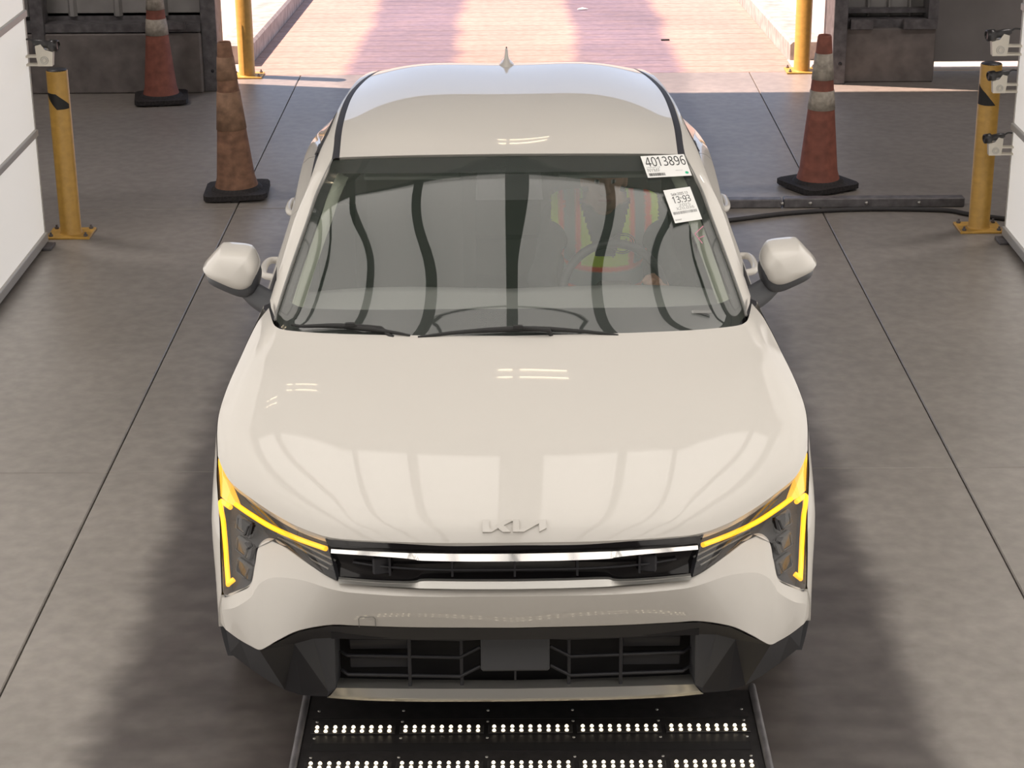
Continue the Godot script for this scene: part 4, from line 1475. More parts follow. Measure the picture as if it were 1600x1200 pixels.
func glasshouse() -> void:
	# ---- windshield
	var f := pts([0, .955, 1.075, .4, .955, 1.095, .62, .955, 1.135, .72, .957, 1.18, .775, .972, 1.285])
	var top := pts([0, 1.380, 1.838, .3, 1.376, 1.850, .5, 1.364, 1.885, .622, 1.347, 1.93])
	var c := pts([0, .955, 1.075, 0, 1.115, 1.325, 0, 1.262, 1.585, 0, 1.380, 1.838])
	ws_rows = coons(f, top, c, pts(GLASS_EDGE), 30, 30, "windshield")
	ws_rows = full(ws_rows)
	var st := ST()
	grid(st, ws_rows)
	grid(st, shift(ws_rows, Vector3(0, -0.0026, -0.0042)))
	var w := obj("windshield", st, M.glass, car)
	# black printed border just inside the glass
	st = ST()
	var inner := Vector3(0, -0.006, -0.009)
	var n: int = ws_rows.size() - 1
	var m: int = ws_rows[0].size() - 1
	var fr := shift(ws_rows, inner)
	grid(st, fr.slice(n - 3, n + 1))
	grid(st, fr.slice(0, 6))
	for side in [0, 1]:
		var band := []
		for row in fr:
			band.append(row.slice(0, 3) if side == 0 else row.slice(m - 2, m + 1))
		grid(st, band)
	obj("frit_border", st, M.frit, w)
	st = ST()
	var cam_rows := []
	for i in range(n - 8, n - 1):
		cam_rows.append(fr[i].slice(m / 2 - 5, m / 2 + 6))
	grid(st, shift(cam_rows, Vector3(0, -0.003, -0.004)))
	obj("camera_shroud", st, M.frit, w)
	# thin bright trims down the sides
	for s in [-1.0, 1.0]:
		st = ST()
		tube(st, shift([mir(even(pts(GLASS_EDGE), 30), s)], Vector3(s * 0.003, 0.002, 0.004))[0], 0.0035, 6)
		obj("edge_trim", st, M.trim_grey, w)
	# ---- roof
	var rf := pts([0, 1.386, 1.845, .3, 1.381, 1.858, .5, 1.369, 1.893, .599, 1.357, 1.93])
	var rb := pts([0, 1.30, 3.74, .25, 1.298, 3.74, .47, 1.28, 3.72])
	var rc := pts([0, 1.386, 1.845, 0, 1.406, 2.05, 0, 1.422, 2.3, 0, 1.430, 2.6, 0, 1.425, 2.9, 0, 1.412, 3.15, 0, 1.392, 3.35, 0, 1.352, 3.55, 0, 1.30, 3.74])
	var roof_rows := full(coons(rf, rb, rc, pts(ROOF_EDGE), 24, 40, "roof"))
	st = ST()
	grid(st, roof_rows)
	var lip := []
	for p in roof_rows[0]:
		lip.append(p + Vector3(0, -0.012, -0.012))
	grid(st, [roof_rows[0], lip])
	obj("roof", st, M.paint, car)
	st = ST()
	grid(st, shift(roof_rows, Vector3(0, -0.045, 0)))
	obj("headliner", st, M.cabin_dark, car)
	for s in [-1.0, 1.0]:
		# black moulding in the roof ditch
		var a := even(pts(ROOF_EDGE), 40)
		var ro := even(pts(RAIL_OUT), 66)
		st = ST()
		var o1 := []
		var o2 := []
		var o3 := []
		for i in 41:
			var p: Vector3 = a[i]
			o1.append(Vector3(p.x * s, p.y - 0.003, p.z))
			o2.append(Vector3((p.x + 0.012) * s, p.y - 0.002, p.z))
			o3.append(Vector3((p.x + 0.026) * s, p.y - 0.008, p.z))
		grid(st, [o1, o2, o3])
		obj("roof_moulding", st, M.dark_plastic, car)
		# painted pillar and rail
		st = ST()
		var inn := even(pts(GLASS_EDGE.slice(0, 15)) + [Vector3(.628, 1.345, -1.93), Vector3(.638, 1.374, -2.3), Vector3(.637, 1.380, -2.72), Vector3(.613, 1.371, -3.05), Vector3(.566, 1.353, -3.36), Vector3(.527, 1.31, -3.6), Vector3(.5, 1.26, -3.75), Vector3(.56, 1.09, -4.05)], 66)
		var r1 := []
		var r2 := []
		var r3 := []
		var r4 := []
		for i in 67:
			var p: Vector3 = inn[i]
			var q: Vector3 = ro[i]
			p = Vector3(p.x * s, p.y, p.z)
			q = Vector3(q.x * s, q.y, q.z)
			r1.append(p + Vector3(0, -0.012, 0))
			r2.append(p)
			r3.append(p.lerp(q, 0.5) + Vector3(s * 0.006, 0.008, 0))
			r4.append(q)
		grid(st, [r1, r2])
		grid(st, [r2, r3, r4])
		var r5 := []
		for q in r4:
			r5.append(q + Vector3(s * 0.001, -0.012, 0))
		grid(st, [r4, r5])
		obj("pillar_rail", st, M.paint, car)
		# side glass from the rail to the belt line
		var rail_t := []
		for q in ro:
			rail_t.append(Vector3(q.x, q.y, q.z))
		st = ST()
		var g0 := []
		var g1 := []
		var g2 := []
		for i in 41:
			var t := lerpf(1.62, 3.55, i / 40.0)
			var hi := at_t(rail_t, t)
			var lo := at_t(TOP, t)
			var a1 := Vector3((hi.x + 0.003) * s, hi.y - 0.012, -t)
			var b1 := Vector3((lo.x - 0.064) * s, lo.y + 0.034, -t)
			g0.append(a1)
			g1.append(a1.lerp(b1, 0.5) + Vector3(s * 0.012, 0, 0))
			g2.append(b1)
		grid(st, [g0, g1, g2])
		obj("side_window", st, M.tinted_glass, car)
		st = ST()
		tube(st, shift([g2], Vector3(s * 0.002, 0.004, 0))[0], 0.006, 6)
		obj("belt_moulding", st, M.dark_plastic, car)
		for tt in [2.56, 3.38]:
			st = ST()
			var hi := at_t(rail_t, tt)
			var lo := at_t(TOP, tt)
			tube(st, [Vector3((hi.x + 0.004) * s, hi.y - 0.01, -tt), Vector3(((hi.x + lo.x) / 2 - 0.014) * s, (hi.y + lo.y) / 2 + 0.015, -tt), Vector3((lo.x - 0.062) * s, lo.y + 0.03, -tt)], 0.014, 6)
			obj("window_post", st, M.dark_plastic, car)
	# ---- rear window
	st = ST()
	grid(st, full(coons(pts([0, 1.298, 3.745, .25, 1.296, 3.745, .47, 1.278, 3.725]), pts([0, 1.078, 4.12, .3, 1.075, 4.12, .58, 1.06, 4.08]), pts([0, 1.298, 3.745, 0, 1.195, 3.93, 0, 1.078, 4.12]), pts([.47, 1.278, 3.725, .53, 1.18, 3.9, .58, 1.06, 4.08]), 12, 12)))
	obj("rear_window", st, M.tinted_glass, car)
	# ---- shark fin aerial
	st = ST()
	var fin := []
	for k in [[-0.004, 0.034, 3.18, 3.42], [0.010, 0.030, 3.20, 3.415], [0.018, 0.020, 3.22, 3.412], [0.028, 0.012, 3.25, 3.41], [0.042, 0.0085, 3.285, 3.408], [0.054, 0.0065, 3.325, 3.405], [0.060, 0.003, 3.36, 3.40]]:
		var ring := []
		for i in 20:
			var a := TAU * i / 20.0
			var t := lerpf(k[2], k[3], 0.5 - 0.5 * cos(a))
			ring.append(Vector3(k[1] * sin(a) * (1.0 if cos(a) > -0.2 else 0.9), 1.395 + k[0], -t))
		fin.append(ring)
	grid(st, fin, true)
	obj("aerial_fin", st, M.paint, car)
	# ---- wipers and cowl
	st = ST()
	grid(st, full(rows_x([[0, .962, 1.07, .4, .962, 1.09, .65, .96, 1.14, .76, .958, 1.24], [0, .948, 1.11, .4, .948, 1.13, .65, .948, 1.175, .765, .96, 1.27]], 16)))
	obj("cowl", st, M.dark_plastic, car)
	for wp in [[-.717, -.325, -.54], [-.30, .345, -.03]]:
		st = ST()
		var blade := []
		for i in 13:
			var x := lerpf(wp[0], wp[1], i / 12.0)
			var y := 0.970 + 0.012 * sin(PI * i / 12.0) if wp[0] < -0.5 else 0.966 + 0.020 * sin(PI * i / 12.0)
			blade.append(ws_at(x, y) + Vector3(0, 0.008, 0.010))
		tube(st, blade, [0.004, 0.005, 0.006, 0.007, 0.008, 0.009, 0.0095, 0.009, 0.008, 0.007, 0.006, 0.005, 0.003], 6)
		var wr := obj("wiper", st, M.rubber, car)
		st = ST()
		var mid: Vector3 = blade[6]
		tube(st, [mid + Vector3(0, 0.008, 0.008), mid + Vector3(0.10, 0.0, 0.018), Vector3(wp[2] + 0.16, 0.966, -1.105)], [0.006, 0.007, 0.010], 6)
		box(st, mid + Vector3(0, 0.010, 0.008), Vector3(0.03, 0.010, 0.014))
		obj("wiper_arm", st, M.rubber, wr)

func cabin() -> void:
	var st := ST()
	# dashboard: a padded shelf from the glass to the seats
	grid(st, full(rows_x([
		[0, .945, 1.13, .4, .945, 1.15, .66, .945, 1.21, .745, .945, 1.32],
		[0, .962, 1.30, .4, .962, 1.32, .66, .955, 1.36, .755, .94, 1.42],
		[0, .968, 1.55, .4, .975, 1.56, .66, .965, 1.57, .77, .94, 1.58],
		[0, .945, 1.68, .4, .955, 1.68, .66, .945, 1.67, .78, .92, 1.66],
		[0, .80, 1.72, .4, .80, 1.72, .66, .79, 1.71, .78, .78, 1.70],
		[0, .55, 1.66, .4, .55, 1.66, .66, .55, 1.66, .78, .55, 1.66]], 18)))
	obj("dashboard", st, M.cabin_grey, car)
	# light pillar trims behind the glass edges
	for s in [-1.0, 1.0]:
		st = ST()
		var a := even(pts(GLASS_EDGE), 24)
		var p := []
		var q := []
		var r := []
		for i in range(1, 23):
			var e: Vector3 = a[i]
			p.append(Vector3((e.x - 0.035) * s, e.y - 0.012, e.z - 0.03))
			q.append(Vector3((e.x - 0.072) * s, e.y - 0.03, e.z - 0.06))
			r.append(Vector3((e.x - 0.03) * s, e.y - 0.03, e.z - 0.13))
		grid(st, [p, q, r])
		obj("pillar_trim", st, M.cabin_light, car)
		# door cards
		st = ST()
		var top := []
		var low := []
		for i in 21:
			var t := lerpf(1.5, 3.5, i / 20.0)
			var tp := at_t(TOP, t)
			top.append(Vector3((tp.x - 0.05) * s, tp.y - 0.005, -t))
			low.append(Vector3((tp.x - 0.06) * s, 0.3, -t))
		grid(st, [top, low])
		obj("door_card", st, M.cabin_dark, car)
	# seats
	for x in [-0.37, 0.37]:
		var seat := Node3D.new()
		seat.name = "front_seat"
		car.add_child(seat, true)
		seat.position = Vector3(x, 0, 0)
		st = ST()
		box(st, Vector3(0, 0.50, -2.35), Vector3(0.50, 0.16, 0.52), Basis(Vector3.RIGHT, 0.1), 0.05)
		obj("cushion", st, M.cabin_dark, seat)
		st = ST()
		box(st, Vector3(0, 0.80, -2.69), Vector3(0.48, 0.62, 0.13), Basis(Vector3.RIGHT, -0.30), 0.05)
		obj("backrest", st, M.cabin_dark, seat)
		st = ST()
		box(st, Vector3(0, 1.17, -2.78), Vector3(0.26, 0.17, 0.10), Basis(Vector3.RIGHT, -0.2), 0.035)
		obj("headrest", st, M.cabin_dark, seat)
	var rs := Node3D.new()
	rs.name = "rear_seat"
	car.add_child(rs)
	st = ST()
	box(st, Vector3(0, 0.50, -3.25), Vector3(1.25, 0.16, 0.5), Basis(Vector3.RIGHT, 0.1), 0.05)
	obj("cushion", st, M.cabin_dark, rs)
	st = ST()
	box(st, Vector3(0, 0.82, -3.6), Vector3(1.22, 0.6, 0.14), Basis(Vector3.RIGHT, -0.4), 0.05)
	obj("backrest", st, M.cabin_dark, rs)
	st = ST()
	box(st, Vector3(0, 0.98, -3.9), Vector3(1.2, 0.03, 0.45))
	obj("parcel_shelf", st, M.cabin_dark, rs)
	# steering wheel before the driver (right of the picture)
	var sw := Node3D.new()
	sw.name = "steering_wheel"
	car.add_child(sw)
	sw.position = Vector3(0.375, 0.855, -1.90)
	sw.rotation.x = -0.42
	st = ST()
	var ring := []
	for i in 40:
		var a := TAU * i / 40.0
		ring.append(Vector3(cos(a) * 0.182, sin(a) * 0.178, 0))
	tube(st, ring, 0.0165, 10, true)
	obj("rim", st, M.dark_plastic, sw)
	st = ST()
	box(st, Vector3(0, -0.01, 0.015), Vector3(0.14, 0.10, 0.05), Basis(), 0.02)
	box(st, Vector3(0.11, 0, 0.01), Vector3(0.13, 0.035, 0.02), Basis(), 0.006)
	box(st, Vector3(-0.11, 0, 0.01), Vector3(0.13, 0.035, 0.02), Basis(), 0.006)
	box(st, Vector3(0, -0.11, 0.01), Vector3(0.05, 0.13, 0.02), Basis(), 0.006)
	obj("hub", st, M.cabin_dark, sw)
	# interior mirror
	st = ST()
	box(st, Vector3(0, 1.285, -1.83), Vector3(0.23, 0.065, 0.03), Basis(Vector3.RIGHT, 0.2), 0.012)
	tube(st, [Vector3(0, 1.31, -1.82), Vector3(0, 1.355, -1.84)], 0.012, 8)
	obj("interior_mirror", st, M.cabin_dark, car)
	for x in [-0.34, 0.34]:
		st = ST()
		box(st, Vector3(x, 1.325, -1.91), Vector3(0.34, 0.014, 0.15), Basis(Vector3.RIGHT, 0.35), 0.006)
		obj("sun_visor", st, M.cabin_grey, car)

func sticker(called: String, tl: Vector2, tr: Vector2, br: Vector2, bl: Vector2) -> Array:
	# a paper label that follows the glass; returns [node, plane at its lower left corner, width, height]
	var st := ST()
	var rows := []
	for i in 5:
		var row := []
		for j in 7:
			var a := tl.lerp(tr, j / 6.0)
			var b := bl.lerp(br, j / 6.0)
			var q := a.lerp(b, i / 4.0)
			row.append(ws_at(q.x, q.y))
		rows.append(row)
	# flatten: fit to the plane of three corners, lifted off the glass
	var o: Vector3 = rows[4][0]
	var right: Vector3 = rows[4][6] - o
	var up: Vector3 = rows[0][0] - o
	var nrm := right.cross(up).normalized()
	if nrm.y < 0:
		nrm = -nrm
	var far: Vector3 = rows[0][6]
	var lift := 0.006
	for row in rows:
		for p in row:
			lift = maxf(lift, (p - o).dot(nrm) + 0.003)
	var corners := [o, rows[4][6], o + up + right, rows[0][0]]
	flat(st)
	var q0 := []
	var q1 := []
	for p in corners:
		q0.append(p + nrm * lift)
		q1.append(p + nrm * (lift - 0.0008))
	poly(st, q0)
	poly(st, q1)
	for i in 4:
		quad(st, q0[i], q0[(i + 1) % 4], q1[(i + 1) % 4], q1[i])
	var n := obj(called, st, M.paper, car)
	return [n, Transform3D(Basis(right, up, nrm), o + nrm * (lift + 0.0002))]

func bars(parent: Node, x: Transform3D, x0: float, x1: float, y0: float, y1: float, count: int, sd: int, m: Material) -> void:
	var rng := RandomNumberGenerator.new()
	rng.seed = sd
	var st := ST()
	flat(st)
	for i in count:
		var a := lerpf(x0, x1, float(i) / count)
		var b := a + (x1 - x0) / count * rng.randf_range(0.3, 0.75)
		quad(st, x * Vector3(a, y0, 0.0003), x * Vector3(b, y0, 0.0003), x * Vector3(b, y1, 0.0003), x * Vector3(a, y1, 0.0003))
	obj("barcode", st, m, parent)

func line(called: String, words: String, m: Material, s: Array, x0: float, y0: float, x1: float, y1: float) -> void:
	# lettering in the label's own 0..1 coordinates
	text(called, words, m, s[0], s[1] * Transform3D(Basis(), Vector3(x0, y0, 0)), x1 - x0, y1 - y0, 0.0003)

func stickers() -> void:
	var a := sticker("sale_label", Vector2(.460, 1.360), Vector2(.619, 1.350), Vector2(.636, 1.306), Vector2(.478, 1.316))
	a[0].set_meta("label", "white label reading 4013896")
	line("number_print", "4013896", M.ink, a, 0.06, 0.50, 0.97, 0.93)
	line("word_print", "NYMF", M.ink_grey, a, 0.05, 0.25, 0.33, 0.40)
	bars(a[0], a[1], 0.05, 0.36, 0.44, 0.47, 9, 7, M.ink_grey)
	bars(a[0], a[1], 0.68, 0.84, 0.25, 0.28, 5, 8, M.ink_grey)
	bars(a[0], a[1], 0.05, 0.42, 0.06, 0.19, 34, 5, M.ink)
	var st := ST()
	flat(st)
	var ov := []
	for i in 14:
		ov.append(a[1] * Vector3(0.91 + cos(TAU * i / 14) * 0.04, 0.14 + sin(TAU * i / 14) * 0.06, 0.0004))
	poly(st, ov)
	obj("green_dot", st, M.ink_green, a[0])
	var b := sticker("price_label", Vector2(.525, 1.286), Vector2(.623, 1.283), Vector2(.653, 1.206), Vector2(.556, 1.209))
	b[0].set_meta("label", "white label reading 13:93")
	line("small_print", "Sale 2025 13", M.ink, b, 0.22, 0.80, 0.83, 0.88)
	line("number_print", "13:93", M.ink, b, 0.20, 0.57, 0.86, 0.77)
	line("year_print", "2025", M.ink_grey, b, 0.36, 0.46, 0.78, 0.54)
	line("mileage_print", "X20,036", M.ink_grey, b, 0.22, 0.35, 0.88, 0.44)
	bars(b[0], b[1], 0.06, 0.94, 0.24, 0.32, 46, 6, M.ink_grey)
	line("small_print", "NYMF", M.ink_grey, b, 0.05, 0.06, 0.28, 0.10)
	st = ST()
	var vp := ws_at(.625, 1.0) + Vector3(0, 0.004, 0.006)
	box(st, vp, Vector3(0.065, 0.002, 0.012), Basis(Vector3.RIGHT, 0.5))
	obj("number_strip", st, M.trim_grey, car)
	# pink corner mark on the glass
	st = ST()
	var o := ws_at(.625, 1.181) + Vector3(0, 0.006, 0.008)
	tube(st, [o + Vector3(0.03, 0.018, -0.03), o, o + Vector3(0.022, -0.022, 0.04)], 0.0016, 5)
	tube(st, [o + Vector3(0.012, -0.010, 0.018), o + Vector3(0.03, -0.004, 0.012)], 0.0016, 5)
	obj("pink_mark", st, M.pink, car)

func wheels() -> void:
	for s in [-1.0, 1.0]:
		for cz in [0.9, 3.62]:
			var w := Node3D.new()
			w.name = "wheel"
			car.add_child(w, true)
			w.transform = Transform3D(Basis(Vector3(0, 0, 1), -s * PI / 2), Vector3(s * 0.805, 0.318, -cz))
			var st := ST()
			lathe(st, [[0.215, 0.098], [0.25, 0.105], [0.29, 0.102], [0.308, 0.09], [0.317, 0.07], [0.318, 0.0], [0.317, -0.07], [0.308, -0.09], [0.29, -0.1], [0.22, -0.1]], 40)
			obj("tyre", st, M.rubber, w)
			st = ST()
			lathe(st, [[0.218, 0.10], [0.21, 0.09], [0.20, 0.05], [0.19, -0.09]], 36)
			for i in 5:
				var a := TAU * i / 5
				for d in [-0.16, 0.16]:
					tube(st, [Vector3(cos(a) * 0.03, 0.07, sin(a) * 0.03), Vector3(cos(a + d) * 0.205, 0.085, sin(a + d) * 0.205)], 0.016, 6)
			lathe(st, [[0.06, 0.06], [0.05, 0.085], [0, 0.09]], 18)
			obj("rim", st, M.satin, w)
const SKIN := Vector3(0.42, 0.24, 0.16)
const HAIR := Vector3(0.05, 0.035, 0.025)
const SHIRT := Vector3(0.05, 0.055, 0.06)
const TROUSERS := Vector3(0.045, 0.05, 0.07)
const LIME := Vector3(0.62, 0.84, 0.03)
const ORANGE := Vector3(0.95, 0.16, 0.06)
const SILVER := Vector3(0.30, 0.33, 0.33)
const HEAD := Vector3(0.365, 1.135, -2.43)

func body_color(p: Vector3, part: String) -> Color:
	var c := SHIRT
	if part == "head":
		var q := p - HEAD
		c = SKIN
		if q.y > 0.075 or (q.z < -0.015 and q.y > -0.03) or (absf(q.x) > 0.062 and q.y > 0.03 and q.z < 0.03):
			c = HAIR
		for s in [-1.0, 1.0]:
			if Vector2(q.x - s * 0.031, q.y - 0.012).length() < 0.010 and q.z > 0.06:
				c = Vector3(0.5, 0.48, 0.45) if absf(q.x - s * 0.031) > 0.005 else Vector3(0.03, 0.02, 0.02)
			if absf(q.y - 0.033) < 0.005 and absf(q.x - s * 0.032) < 0.018 and q.z > 0.05:
				c = HAIR
		if absf(q.y + 0.060) < 0.006 and absf(q.x) < 0.024 and q.z > 0.05:
			c = Vector3(0.36, 0.14, 0.11)
	elif part == "hand":
		c = SKIN
	elif part == "vest":
		var dx := absf(p.x - 0.37)
		c = LIME
		if p.y > 0.865 or dx > 0.06:
			if dx > 0.092 and dx < 0.176:
				c = SILVER if dx > 0.112 and dx < 0.156 else ORANGE
		if p.y < 0.80 and p.y > 0.70:
			c = SILVER if p.y < 0.782 and p.y > 0.718 else ORANGE
	else:
		if p.y > 1.035:
			c = SKIN
		elif p.y < 0.66 and p.z < -1.2 and absf(p.y - 0.0) < 0.66:
			c = TROUSERS
		if p.y < 0.36:
			c = Vector3(0.03, 0.03, 0.03)
	return Color(c.x, c.y, c.z)

func field(p: Vector3, n: int, a: PackedVector3Array, d: PackedVector3Array, il: PackedFloat32Array, r0: PackedFloat32Array, r1: PackedFloat32Array, k: float) -> float:
	var v := 9.0
	for i in n:
		var q := p - a[i]
		var t := clampf(q.dot(d[i]) * il[i], 0.0, 1.0)
		var e := (q - d[i] * t).length() - lerpf(r0[i], r1[i], t)
		var h := maxf(k - absf(v - e), 0.0)
		v = minf(v, e) - h * h * 0.25 / k
	return v

func nets(st: SurfaceTool, bones: Array, h: float, k: float, part: String, clip := false) -> void:
	# surface nets over the smooth union of tapered capsules; bones: [from, to, radius, radius]
	var a := PackedVector3Array()
	var d := PackedVector3Array()
	var il := PackedFloat32Array()
	var r0 := PackedFloat32Array()
	var r1 := PackedFloat32Array()
	var lo := Vector3.ONE * 1e9
	var hi := -lo
	for b in bones:
		a.append(b[0])
		d.append(b[1] - b[0])
		il.append(1.0 / maxf((b[1] - b[0]).length_squared(), 1e-9))
		r0.append(b[2])
		r1.append(b[3])
		for e in [[b[0], b[2]], [b[1], b[3]]]:
			lo = lo.min(e[0] - Vector3.ONE * (e[1] + 2.0 * h))
			hi = hi.max(e[0] + Vector3.ONE * (e[1] + 2.0 * h))
	var nb := bones.size()
	var B := 4
	var bx := int((hi.x - lo.x) / (h * B)) + 1
	var by := int((hi.y - lo.y) / (h * B)) + 1
	var bz := int((hi.z - lo.z) / (h * B)) + 1
	var nx := bx * B + 1
	var ny := by * B + 1
	var nz := bz * B + 1
	var val := PackedFloat32Array()
	val.resize(nx * ny * nz)
	val.fill(1e9)
	var reach := h * B * 0.87 + h
	var blocks := []
	for z in bz:
		for y in by:
			for x in bx:
				var c := lo + Vector3(x + 0.5, y + 0.5, z + 0.5) * (h * B)
				if absf(field(c, nb, a, d, il, r0, r1, k)) > reach + k * 0.3:
					continue
				blocks.append(Vector3i(x, y, z))
				for kz in B + 1:
					for ky in B + 1:
						for kx in B + 1:
							var i := (x * B + kx) + nx * ((y * B + ky) + ny * (z * B + kz))
							if val[i] > 1e8:
								val[i] = field(lo + Vector3(x * B + kx, y * B + ky, z * B + kz) * h, nb, a, d, il, r0, r1, k)
	var cells := {}
	var off := [0, 1, nx, nx + 1, nx * ny, nx * ny + 1, nx * ny + nx, nx * ny + nx + 1]
	var pos := [Vector3(0, 0, 0), Vector3(1, 0, 0), Vector3(0, 1, 0), Vector3(1, 1, 0), Vector3(0, 0, 1), Vector3(1, 0, 1), Vector3(0, 1, 1), Vector3(1, 1, 1)]
	var edges := [[0, 1], [2, 3], [4, 5], [6, 7], [0, 2], [1, 3], [4, 6], [5, 7], [0, 4], [1, 5], [2, 6], [3, 7]]
	for b in blocks:
		for kz in B:
			for ky in B:
				for kx in B:
					var x: int = b.x * B + kx
					var y: int = b.y * B + ky
					var z: int = b.z * B + kz
					var i := x + nx * (y + ny * z)
					var inside := 0
					for q in 8:
						if val[i + off[q]] < 0.0:
							inside += 1
					if inside == 0 or inside == 8:
						continue
					var s := Vector3.ZERO
					var n := 0
					for e in edges:
						var f0 := val[i + off[e[0]]]
						var f1 := val[i + off[e[1]]]
						if (f0 < 0.0) != (f1 < 0.0):
							s += pos[e[0]].lerp(pos[e[1]], f0 / (f0 - f1))
							n += 1
					cells[i] = lo + (Vector3(x, y, z) + s / n) * h
	smooth(st)
	var steps := [1, nx, nx * ny]
	for i in cells:
		for ax in 3:
			var j: int = i + steps[ax]
			if (val[i] < 0.0) == (val[j] < 0.0):
				continue
			var u: int = steps[(ax + 1) % 3]
			var w: int = steps[(ax + 2) % 3]
			if not (cells.has(i - u) and cells.has(i - w) and cells.has(i - u - w)):
				continue
			var q := [cells[i], cells[i - u], cells[i - u - w], cells[i - w]]
			if val[i] >= 0.0:
				q.reverse()
			if clip and not vest_keeps((q[0] + q[2]) * 0.5):
				continue
			for v in [0, 1, 2, 0, 2, 3]:
				st.set_color(body_color(q[v], part))
				st.add_vertex(q[v])

func vest_keeps(p: Vector3) -> bool:
	var dx := absf(p.x - 0.37)
	if p.y < 0.62 or dx > 0.205:
		return false
	if p.z > -2.46 and p.y > 0.84 and dx < 0.035 + (p.y - 0.84) * 0.30:
		return false
	return p.y < 1.02 or dx > 0.085

func hand_bones(c: Vector3, along: Vector3, palm_to: Vector3, across: Vector3, thumb: float) -> Array:
	# a hand closed round a rod: c is the middle of the palm, along points from wrist to knuckles, palm_to towards the rod, across from little finger to index
	var out := [[c - along * 0.035, c + along * 0.03, 0.024, 0.026], [c - along * 0.02 - across * 0.018, c + along * 0.03 - across * 0.022, 0.017, 0.015], [c - along * 0.02 + across * 0.018, c + along * 0.03 + across * 0.024, 0.018, 0.016]]
	var lengths := [0.80, 0.95, 1.0, 0.92]
	for i in 4:
		var k: Vector3 = c + along * 0.040 + across * (-0.030 + i * 0.020)
		var l: float = lengths[i]
		var p1 := k + (along * 0.75 + palm_to * 0.65) * 0.034 * l
		var p2 := p1 + (palm_to * 0.95 - along * 0.3) * 0.026 * l
		var p3 := p2 + (palm_to * 0.25 - along * 0.95) * 0.020 * l
		out.append([k, p1, 0.0095, 0.009])
		out.append([p1, p2, 0.009, 0.0085])
		out.append([p2, p3, 0.0085, 0.0075])
	var tb := c - along * 0.012 + across * 0.028 * thumb
	var t1 := tb + (across * thumb * 0.7 + palm_to * 0.5 + along * 0.4).normalized() * 0.036
	var t2 := t1 + (palm_to * 0.8 + along * 0.5).normalized() * 0.030
	out.append([tb, t1, 0.013, 0.0105])
	out.append([t1, t2, 0.0105, 0.0085])
	return out

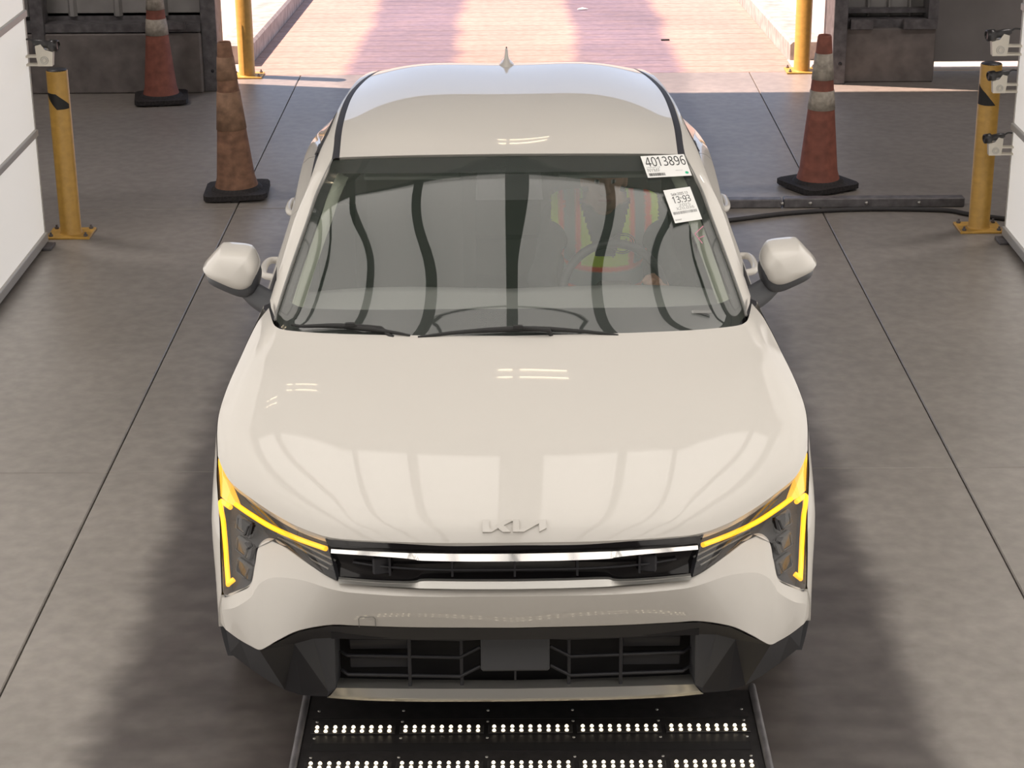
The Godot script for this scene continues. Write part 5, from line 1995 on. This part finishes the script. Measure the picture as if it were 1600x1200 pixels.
func driver() -> void:
	var d := thing("person", "driver in a lime and orange safety vest behind the steering wheel", "person", Vector3(-0.022, 0, -4.92), 0.010)
	var sk := StandardMaterial3D.new()
	sk.resource_name = "skin_and_clothes"
	sk.vertex_color_use_as_albedo = true
	sk.roughness = 0.75
	sk.cull_mode = BaseMaterial3D.CULL_DISABLED
	var st := ST()
	var hands := [Vector3(0.210, 0.800, -1.905), Vector3(0.548, 0.870, -1.950)]
	var body := [
		[V(.37, .58, 2.47), V(.37, .70, 2.52), .135, .13], [V(.37, .70, 2.52), V(.37, .90, 2.53), .13, .135],
		[V(.26, .93, 2.53), V(.48, .93, 2.53), .105, .105], [V(.23, .985, 2.52), V(.51, .985, 2.52), .06, .06],
		[V(.37, .98, 2.52), V(.367, 1.085, 2.46), .062, .056]]
	for i in 2:
		var s := -1.0 if i == 0 else 1.0
		var sh := V(.37 + s * .185, .965, 2.50)
		var el := V(.37 + s * .245, .775, 2.30)
		var wr: Vector3 = hands[i] + Vector3(s * 0.012, -0.035, -0.062)
		body.append([sh, el, .058, .046])
		body.append([el, wr, .044, .029])
		body.append([wr, wr.lerp(hands[i], 0.5), .028, .024])
		var hip := V(.37 + s * .09, .56, 2.44)
		var kn := V(.37 + s * .13, .64, 2.02)
		var an := V(.37 + s * .10, .36, 1.80)
		body.append([hip, kn, .088, .062])
		body.append([kn, an, .060, .042])
		body.append([an, an + Vector3(0, -0.05, 0.16), .042, .034])
	nets(st, body, 0.014, 0.05, "body")
	# head: skull, jaw, nose, brow, lips, ears
	var h := HEAD
	var head := [
		[h + Vector3(0, 0.045, -0.025), h + Vector3(0, 0.040, 0.010), 0.082, 0.078], [h + Vector3(0, -0.01, 0.01), h + Vector3(0, -0.055, 0.030), 0.068, 0.052],
		[h + Vector3(-0.022, -0.085, 0.038), h + Vector3(0.022, -0.085, 0.038), 0.028, 0.028],
		[h + Vector3(0, 0.022, 0.083), h + Vector3(0, -0.022, 0.100), 0.009, 0.013], [h + Vector3(-0.012, -0.026, 0.090), h + Vector3(0.012, -0.026, 0.090), 0.009, 0.009],
		[h + Vector3(-0.035, 0.034, 0.072), h + Vector3(0.035, 0.034, 0.072), 0.012, 0.012], [h + Vector3(-0.018, -0.060, 0.080), h + Vector3(0.018, -0.060, 0.080), 0.009, 0.009],
		[h + Vector3(-0.078, 0.02, 0.0), h + Vector3(-0.080, -0.02, 0.004), 0.014, 0.010], [h + Vector3(0.078, 0.02, 0.0), h + Vector3(0.080, -0.02, 0.004), 0.014, 0.010],
		[h + Vector3(0, -0.05, -0.025), h + Vector3(0.002, -0.12, -0.04), 0.055, 0.056]]
	nets(st, head, 0.0048, 0.016, "head")
	for i in 2:
		var s := -1.0 if i == 0 else 1.0
		nets(st, hand_bones(hands[i], Vector3(-s * 0.2, 0.55, 0.80).normalized(), Vector3(-s * 0.5, -0.35, 0.75).normalized(), Vector3(-s * 0.8, 0.55, -0.1).normalized(), 1.0), 0.0036, 0.008, "hand")
	obj("body", st, sk, d)
	# short hair
	st = ST()
	nets(st, [[h + Vector3(0, 0.052, -0.030), h + Vector3(0, 0.055, 0.004), 0.083, 0.078], [h + Vector3(0, 0.0, -0.045), h + Vector3(0, 0.03, -0.04), 0.066, 0.074]], 0.006, 0.02, "head")
	obj("hair", st, mat("hair", lin(0.05, 0.035, 0.025), 0.8), d)
	# vest over chest and shoulders
	st = ST()
	nets(st, [
		[V(.37, .58, 2.47), V(.37, .70, 2.52), .150, .146], [V(.37, .70, 2.52), V(.37, .90, 2.53), .146, .150],
		[V(.26, .93, 2.53), V(.48, .93, 2.53), .120, .120], [V(.22, .985, 2.52), V(.52, .985, 2.52), .076, .076],
		[V(.19, .96, 2.50), V(.55, .96, 2.50), .07, .07]], 0.0065, 0.05, "vest", true)
	obj("safety_vest", st, sk, d)
	# round emblem on the chest
	st = ST()
	var o := V(.435, .895, 2.375)
	for r in [0.040, 0.033]:
		var ring := []
		for i in 28:
			var a := TAU * i / 28
			ring.append(o + Vector3(cos(a) * r * 1.25, sin(a) * r, -absf(cos(a)) * 0.006))
		tube(st, ring, 0.0022, 5, true)
	tube(st, [o + Vector3(-0.026, -0.018, 0), o + Vector3(-0.014, 0.02, 0.002), o + Vector3(0, -0.014, 0.003), o + Vector3(0.014, 0.02, 0.002), o + Vector3(0.026, -0.018, 0)], 0.003, 5)
	obj("vest_emblem", st, M.ink, d)
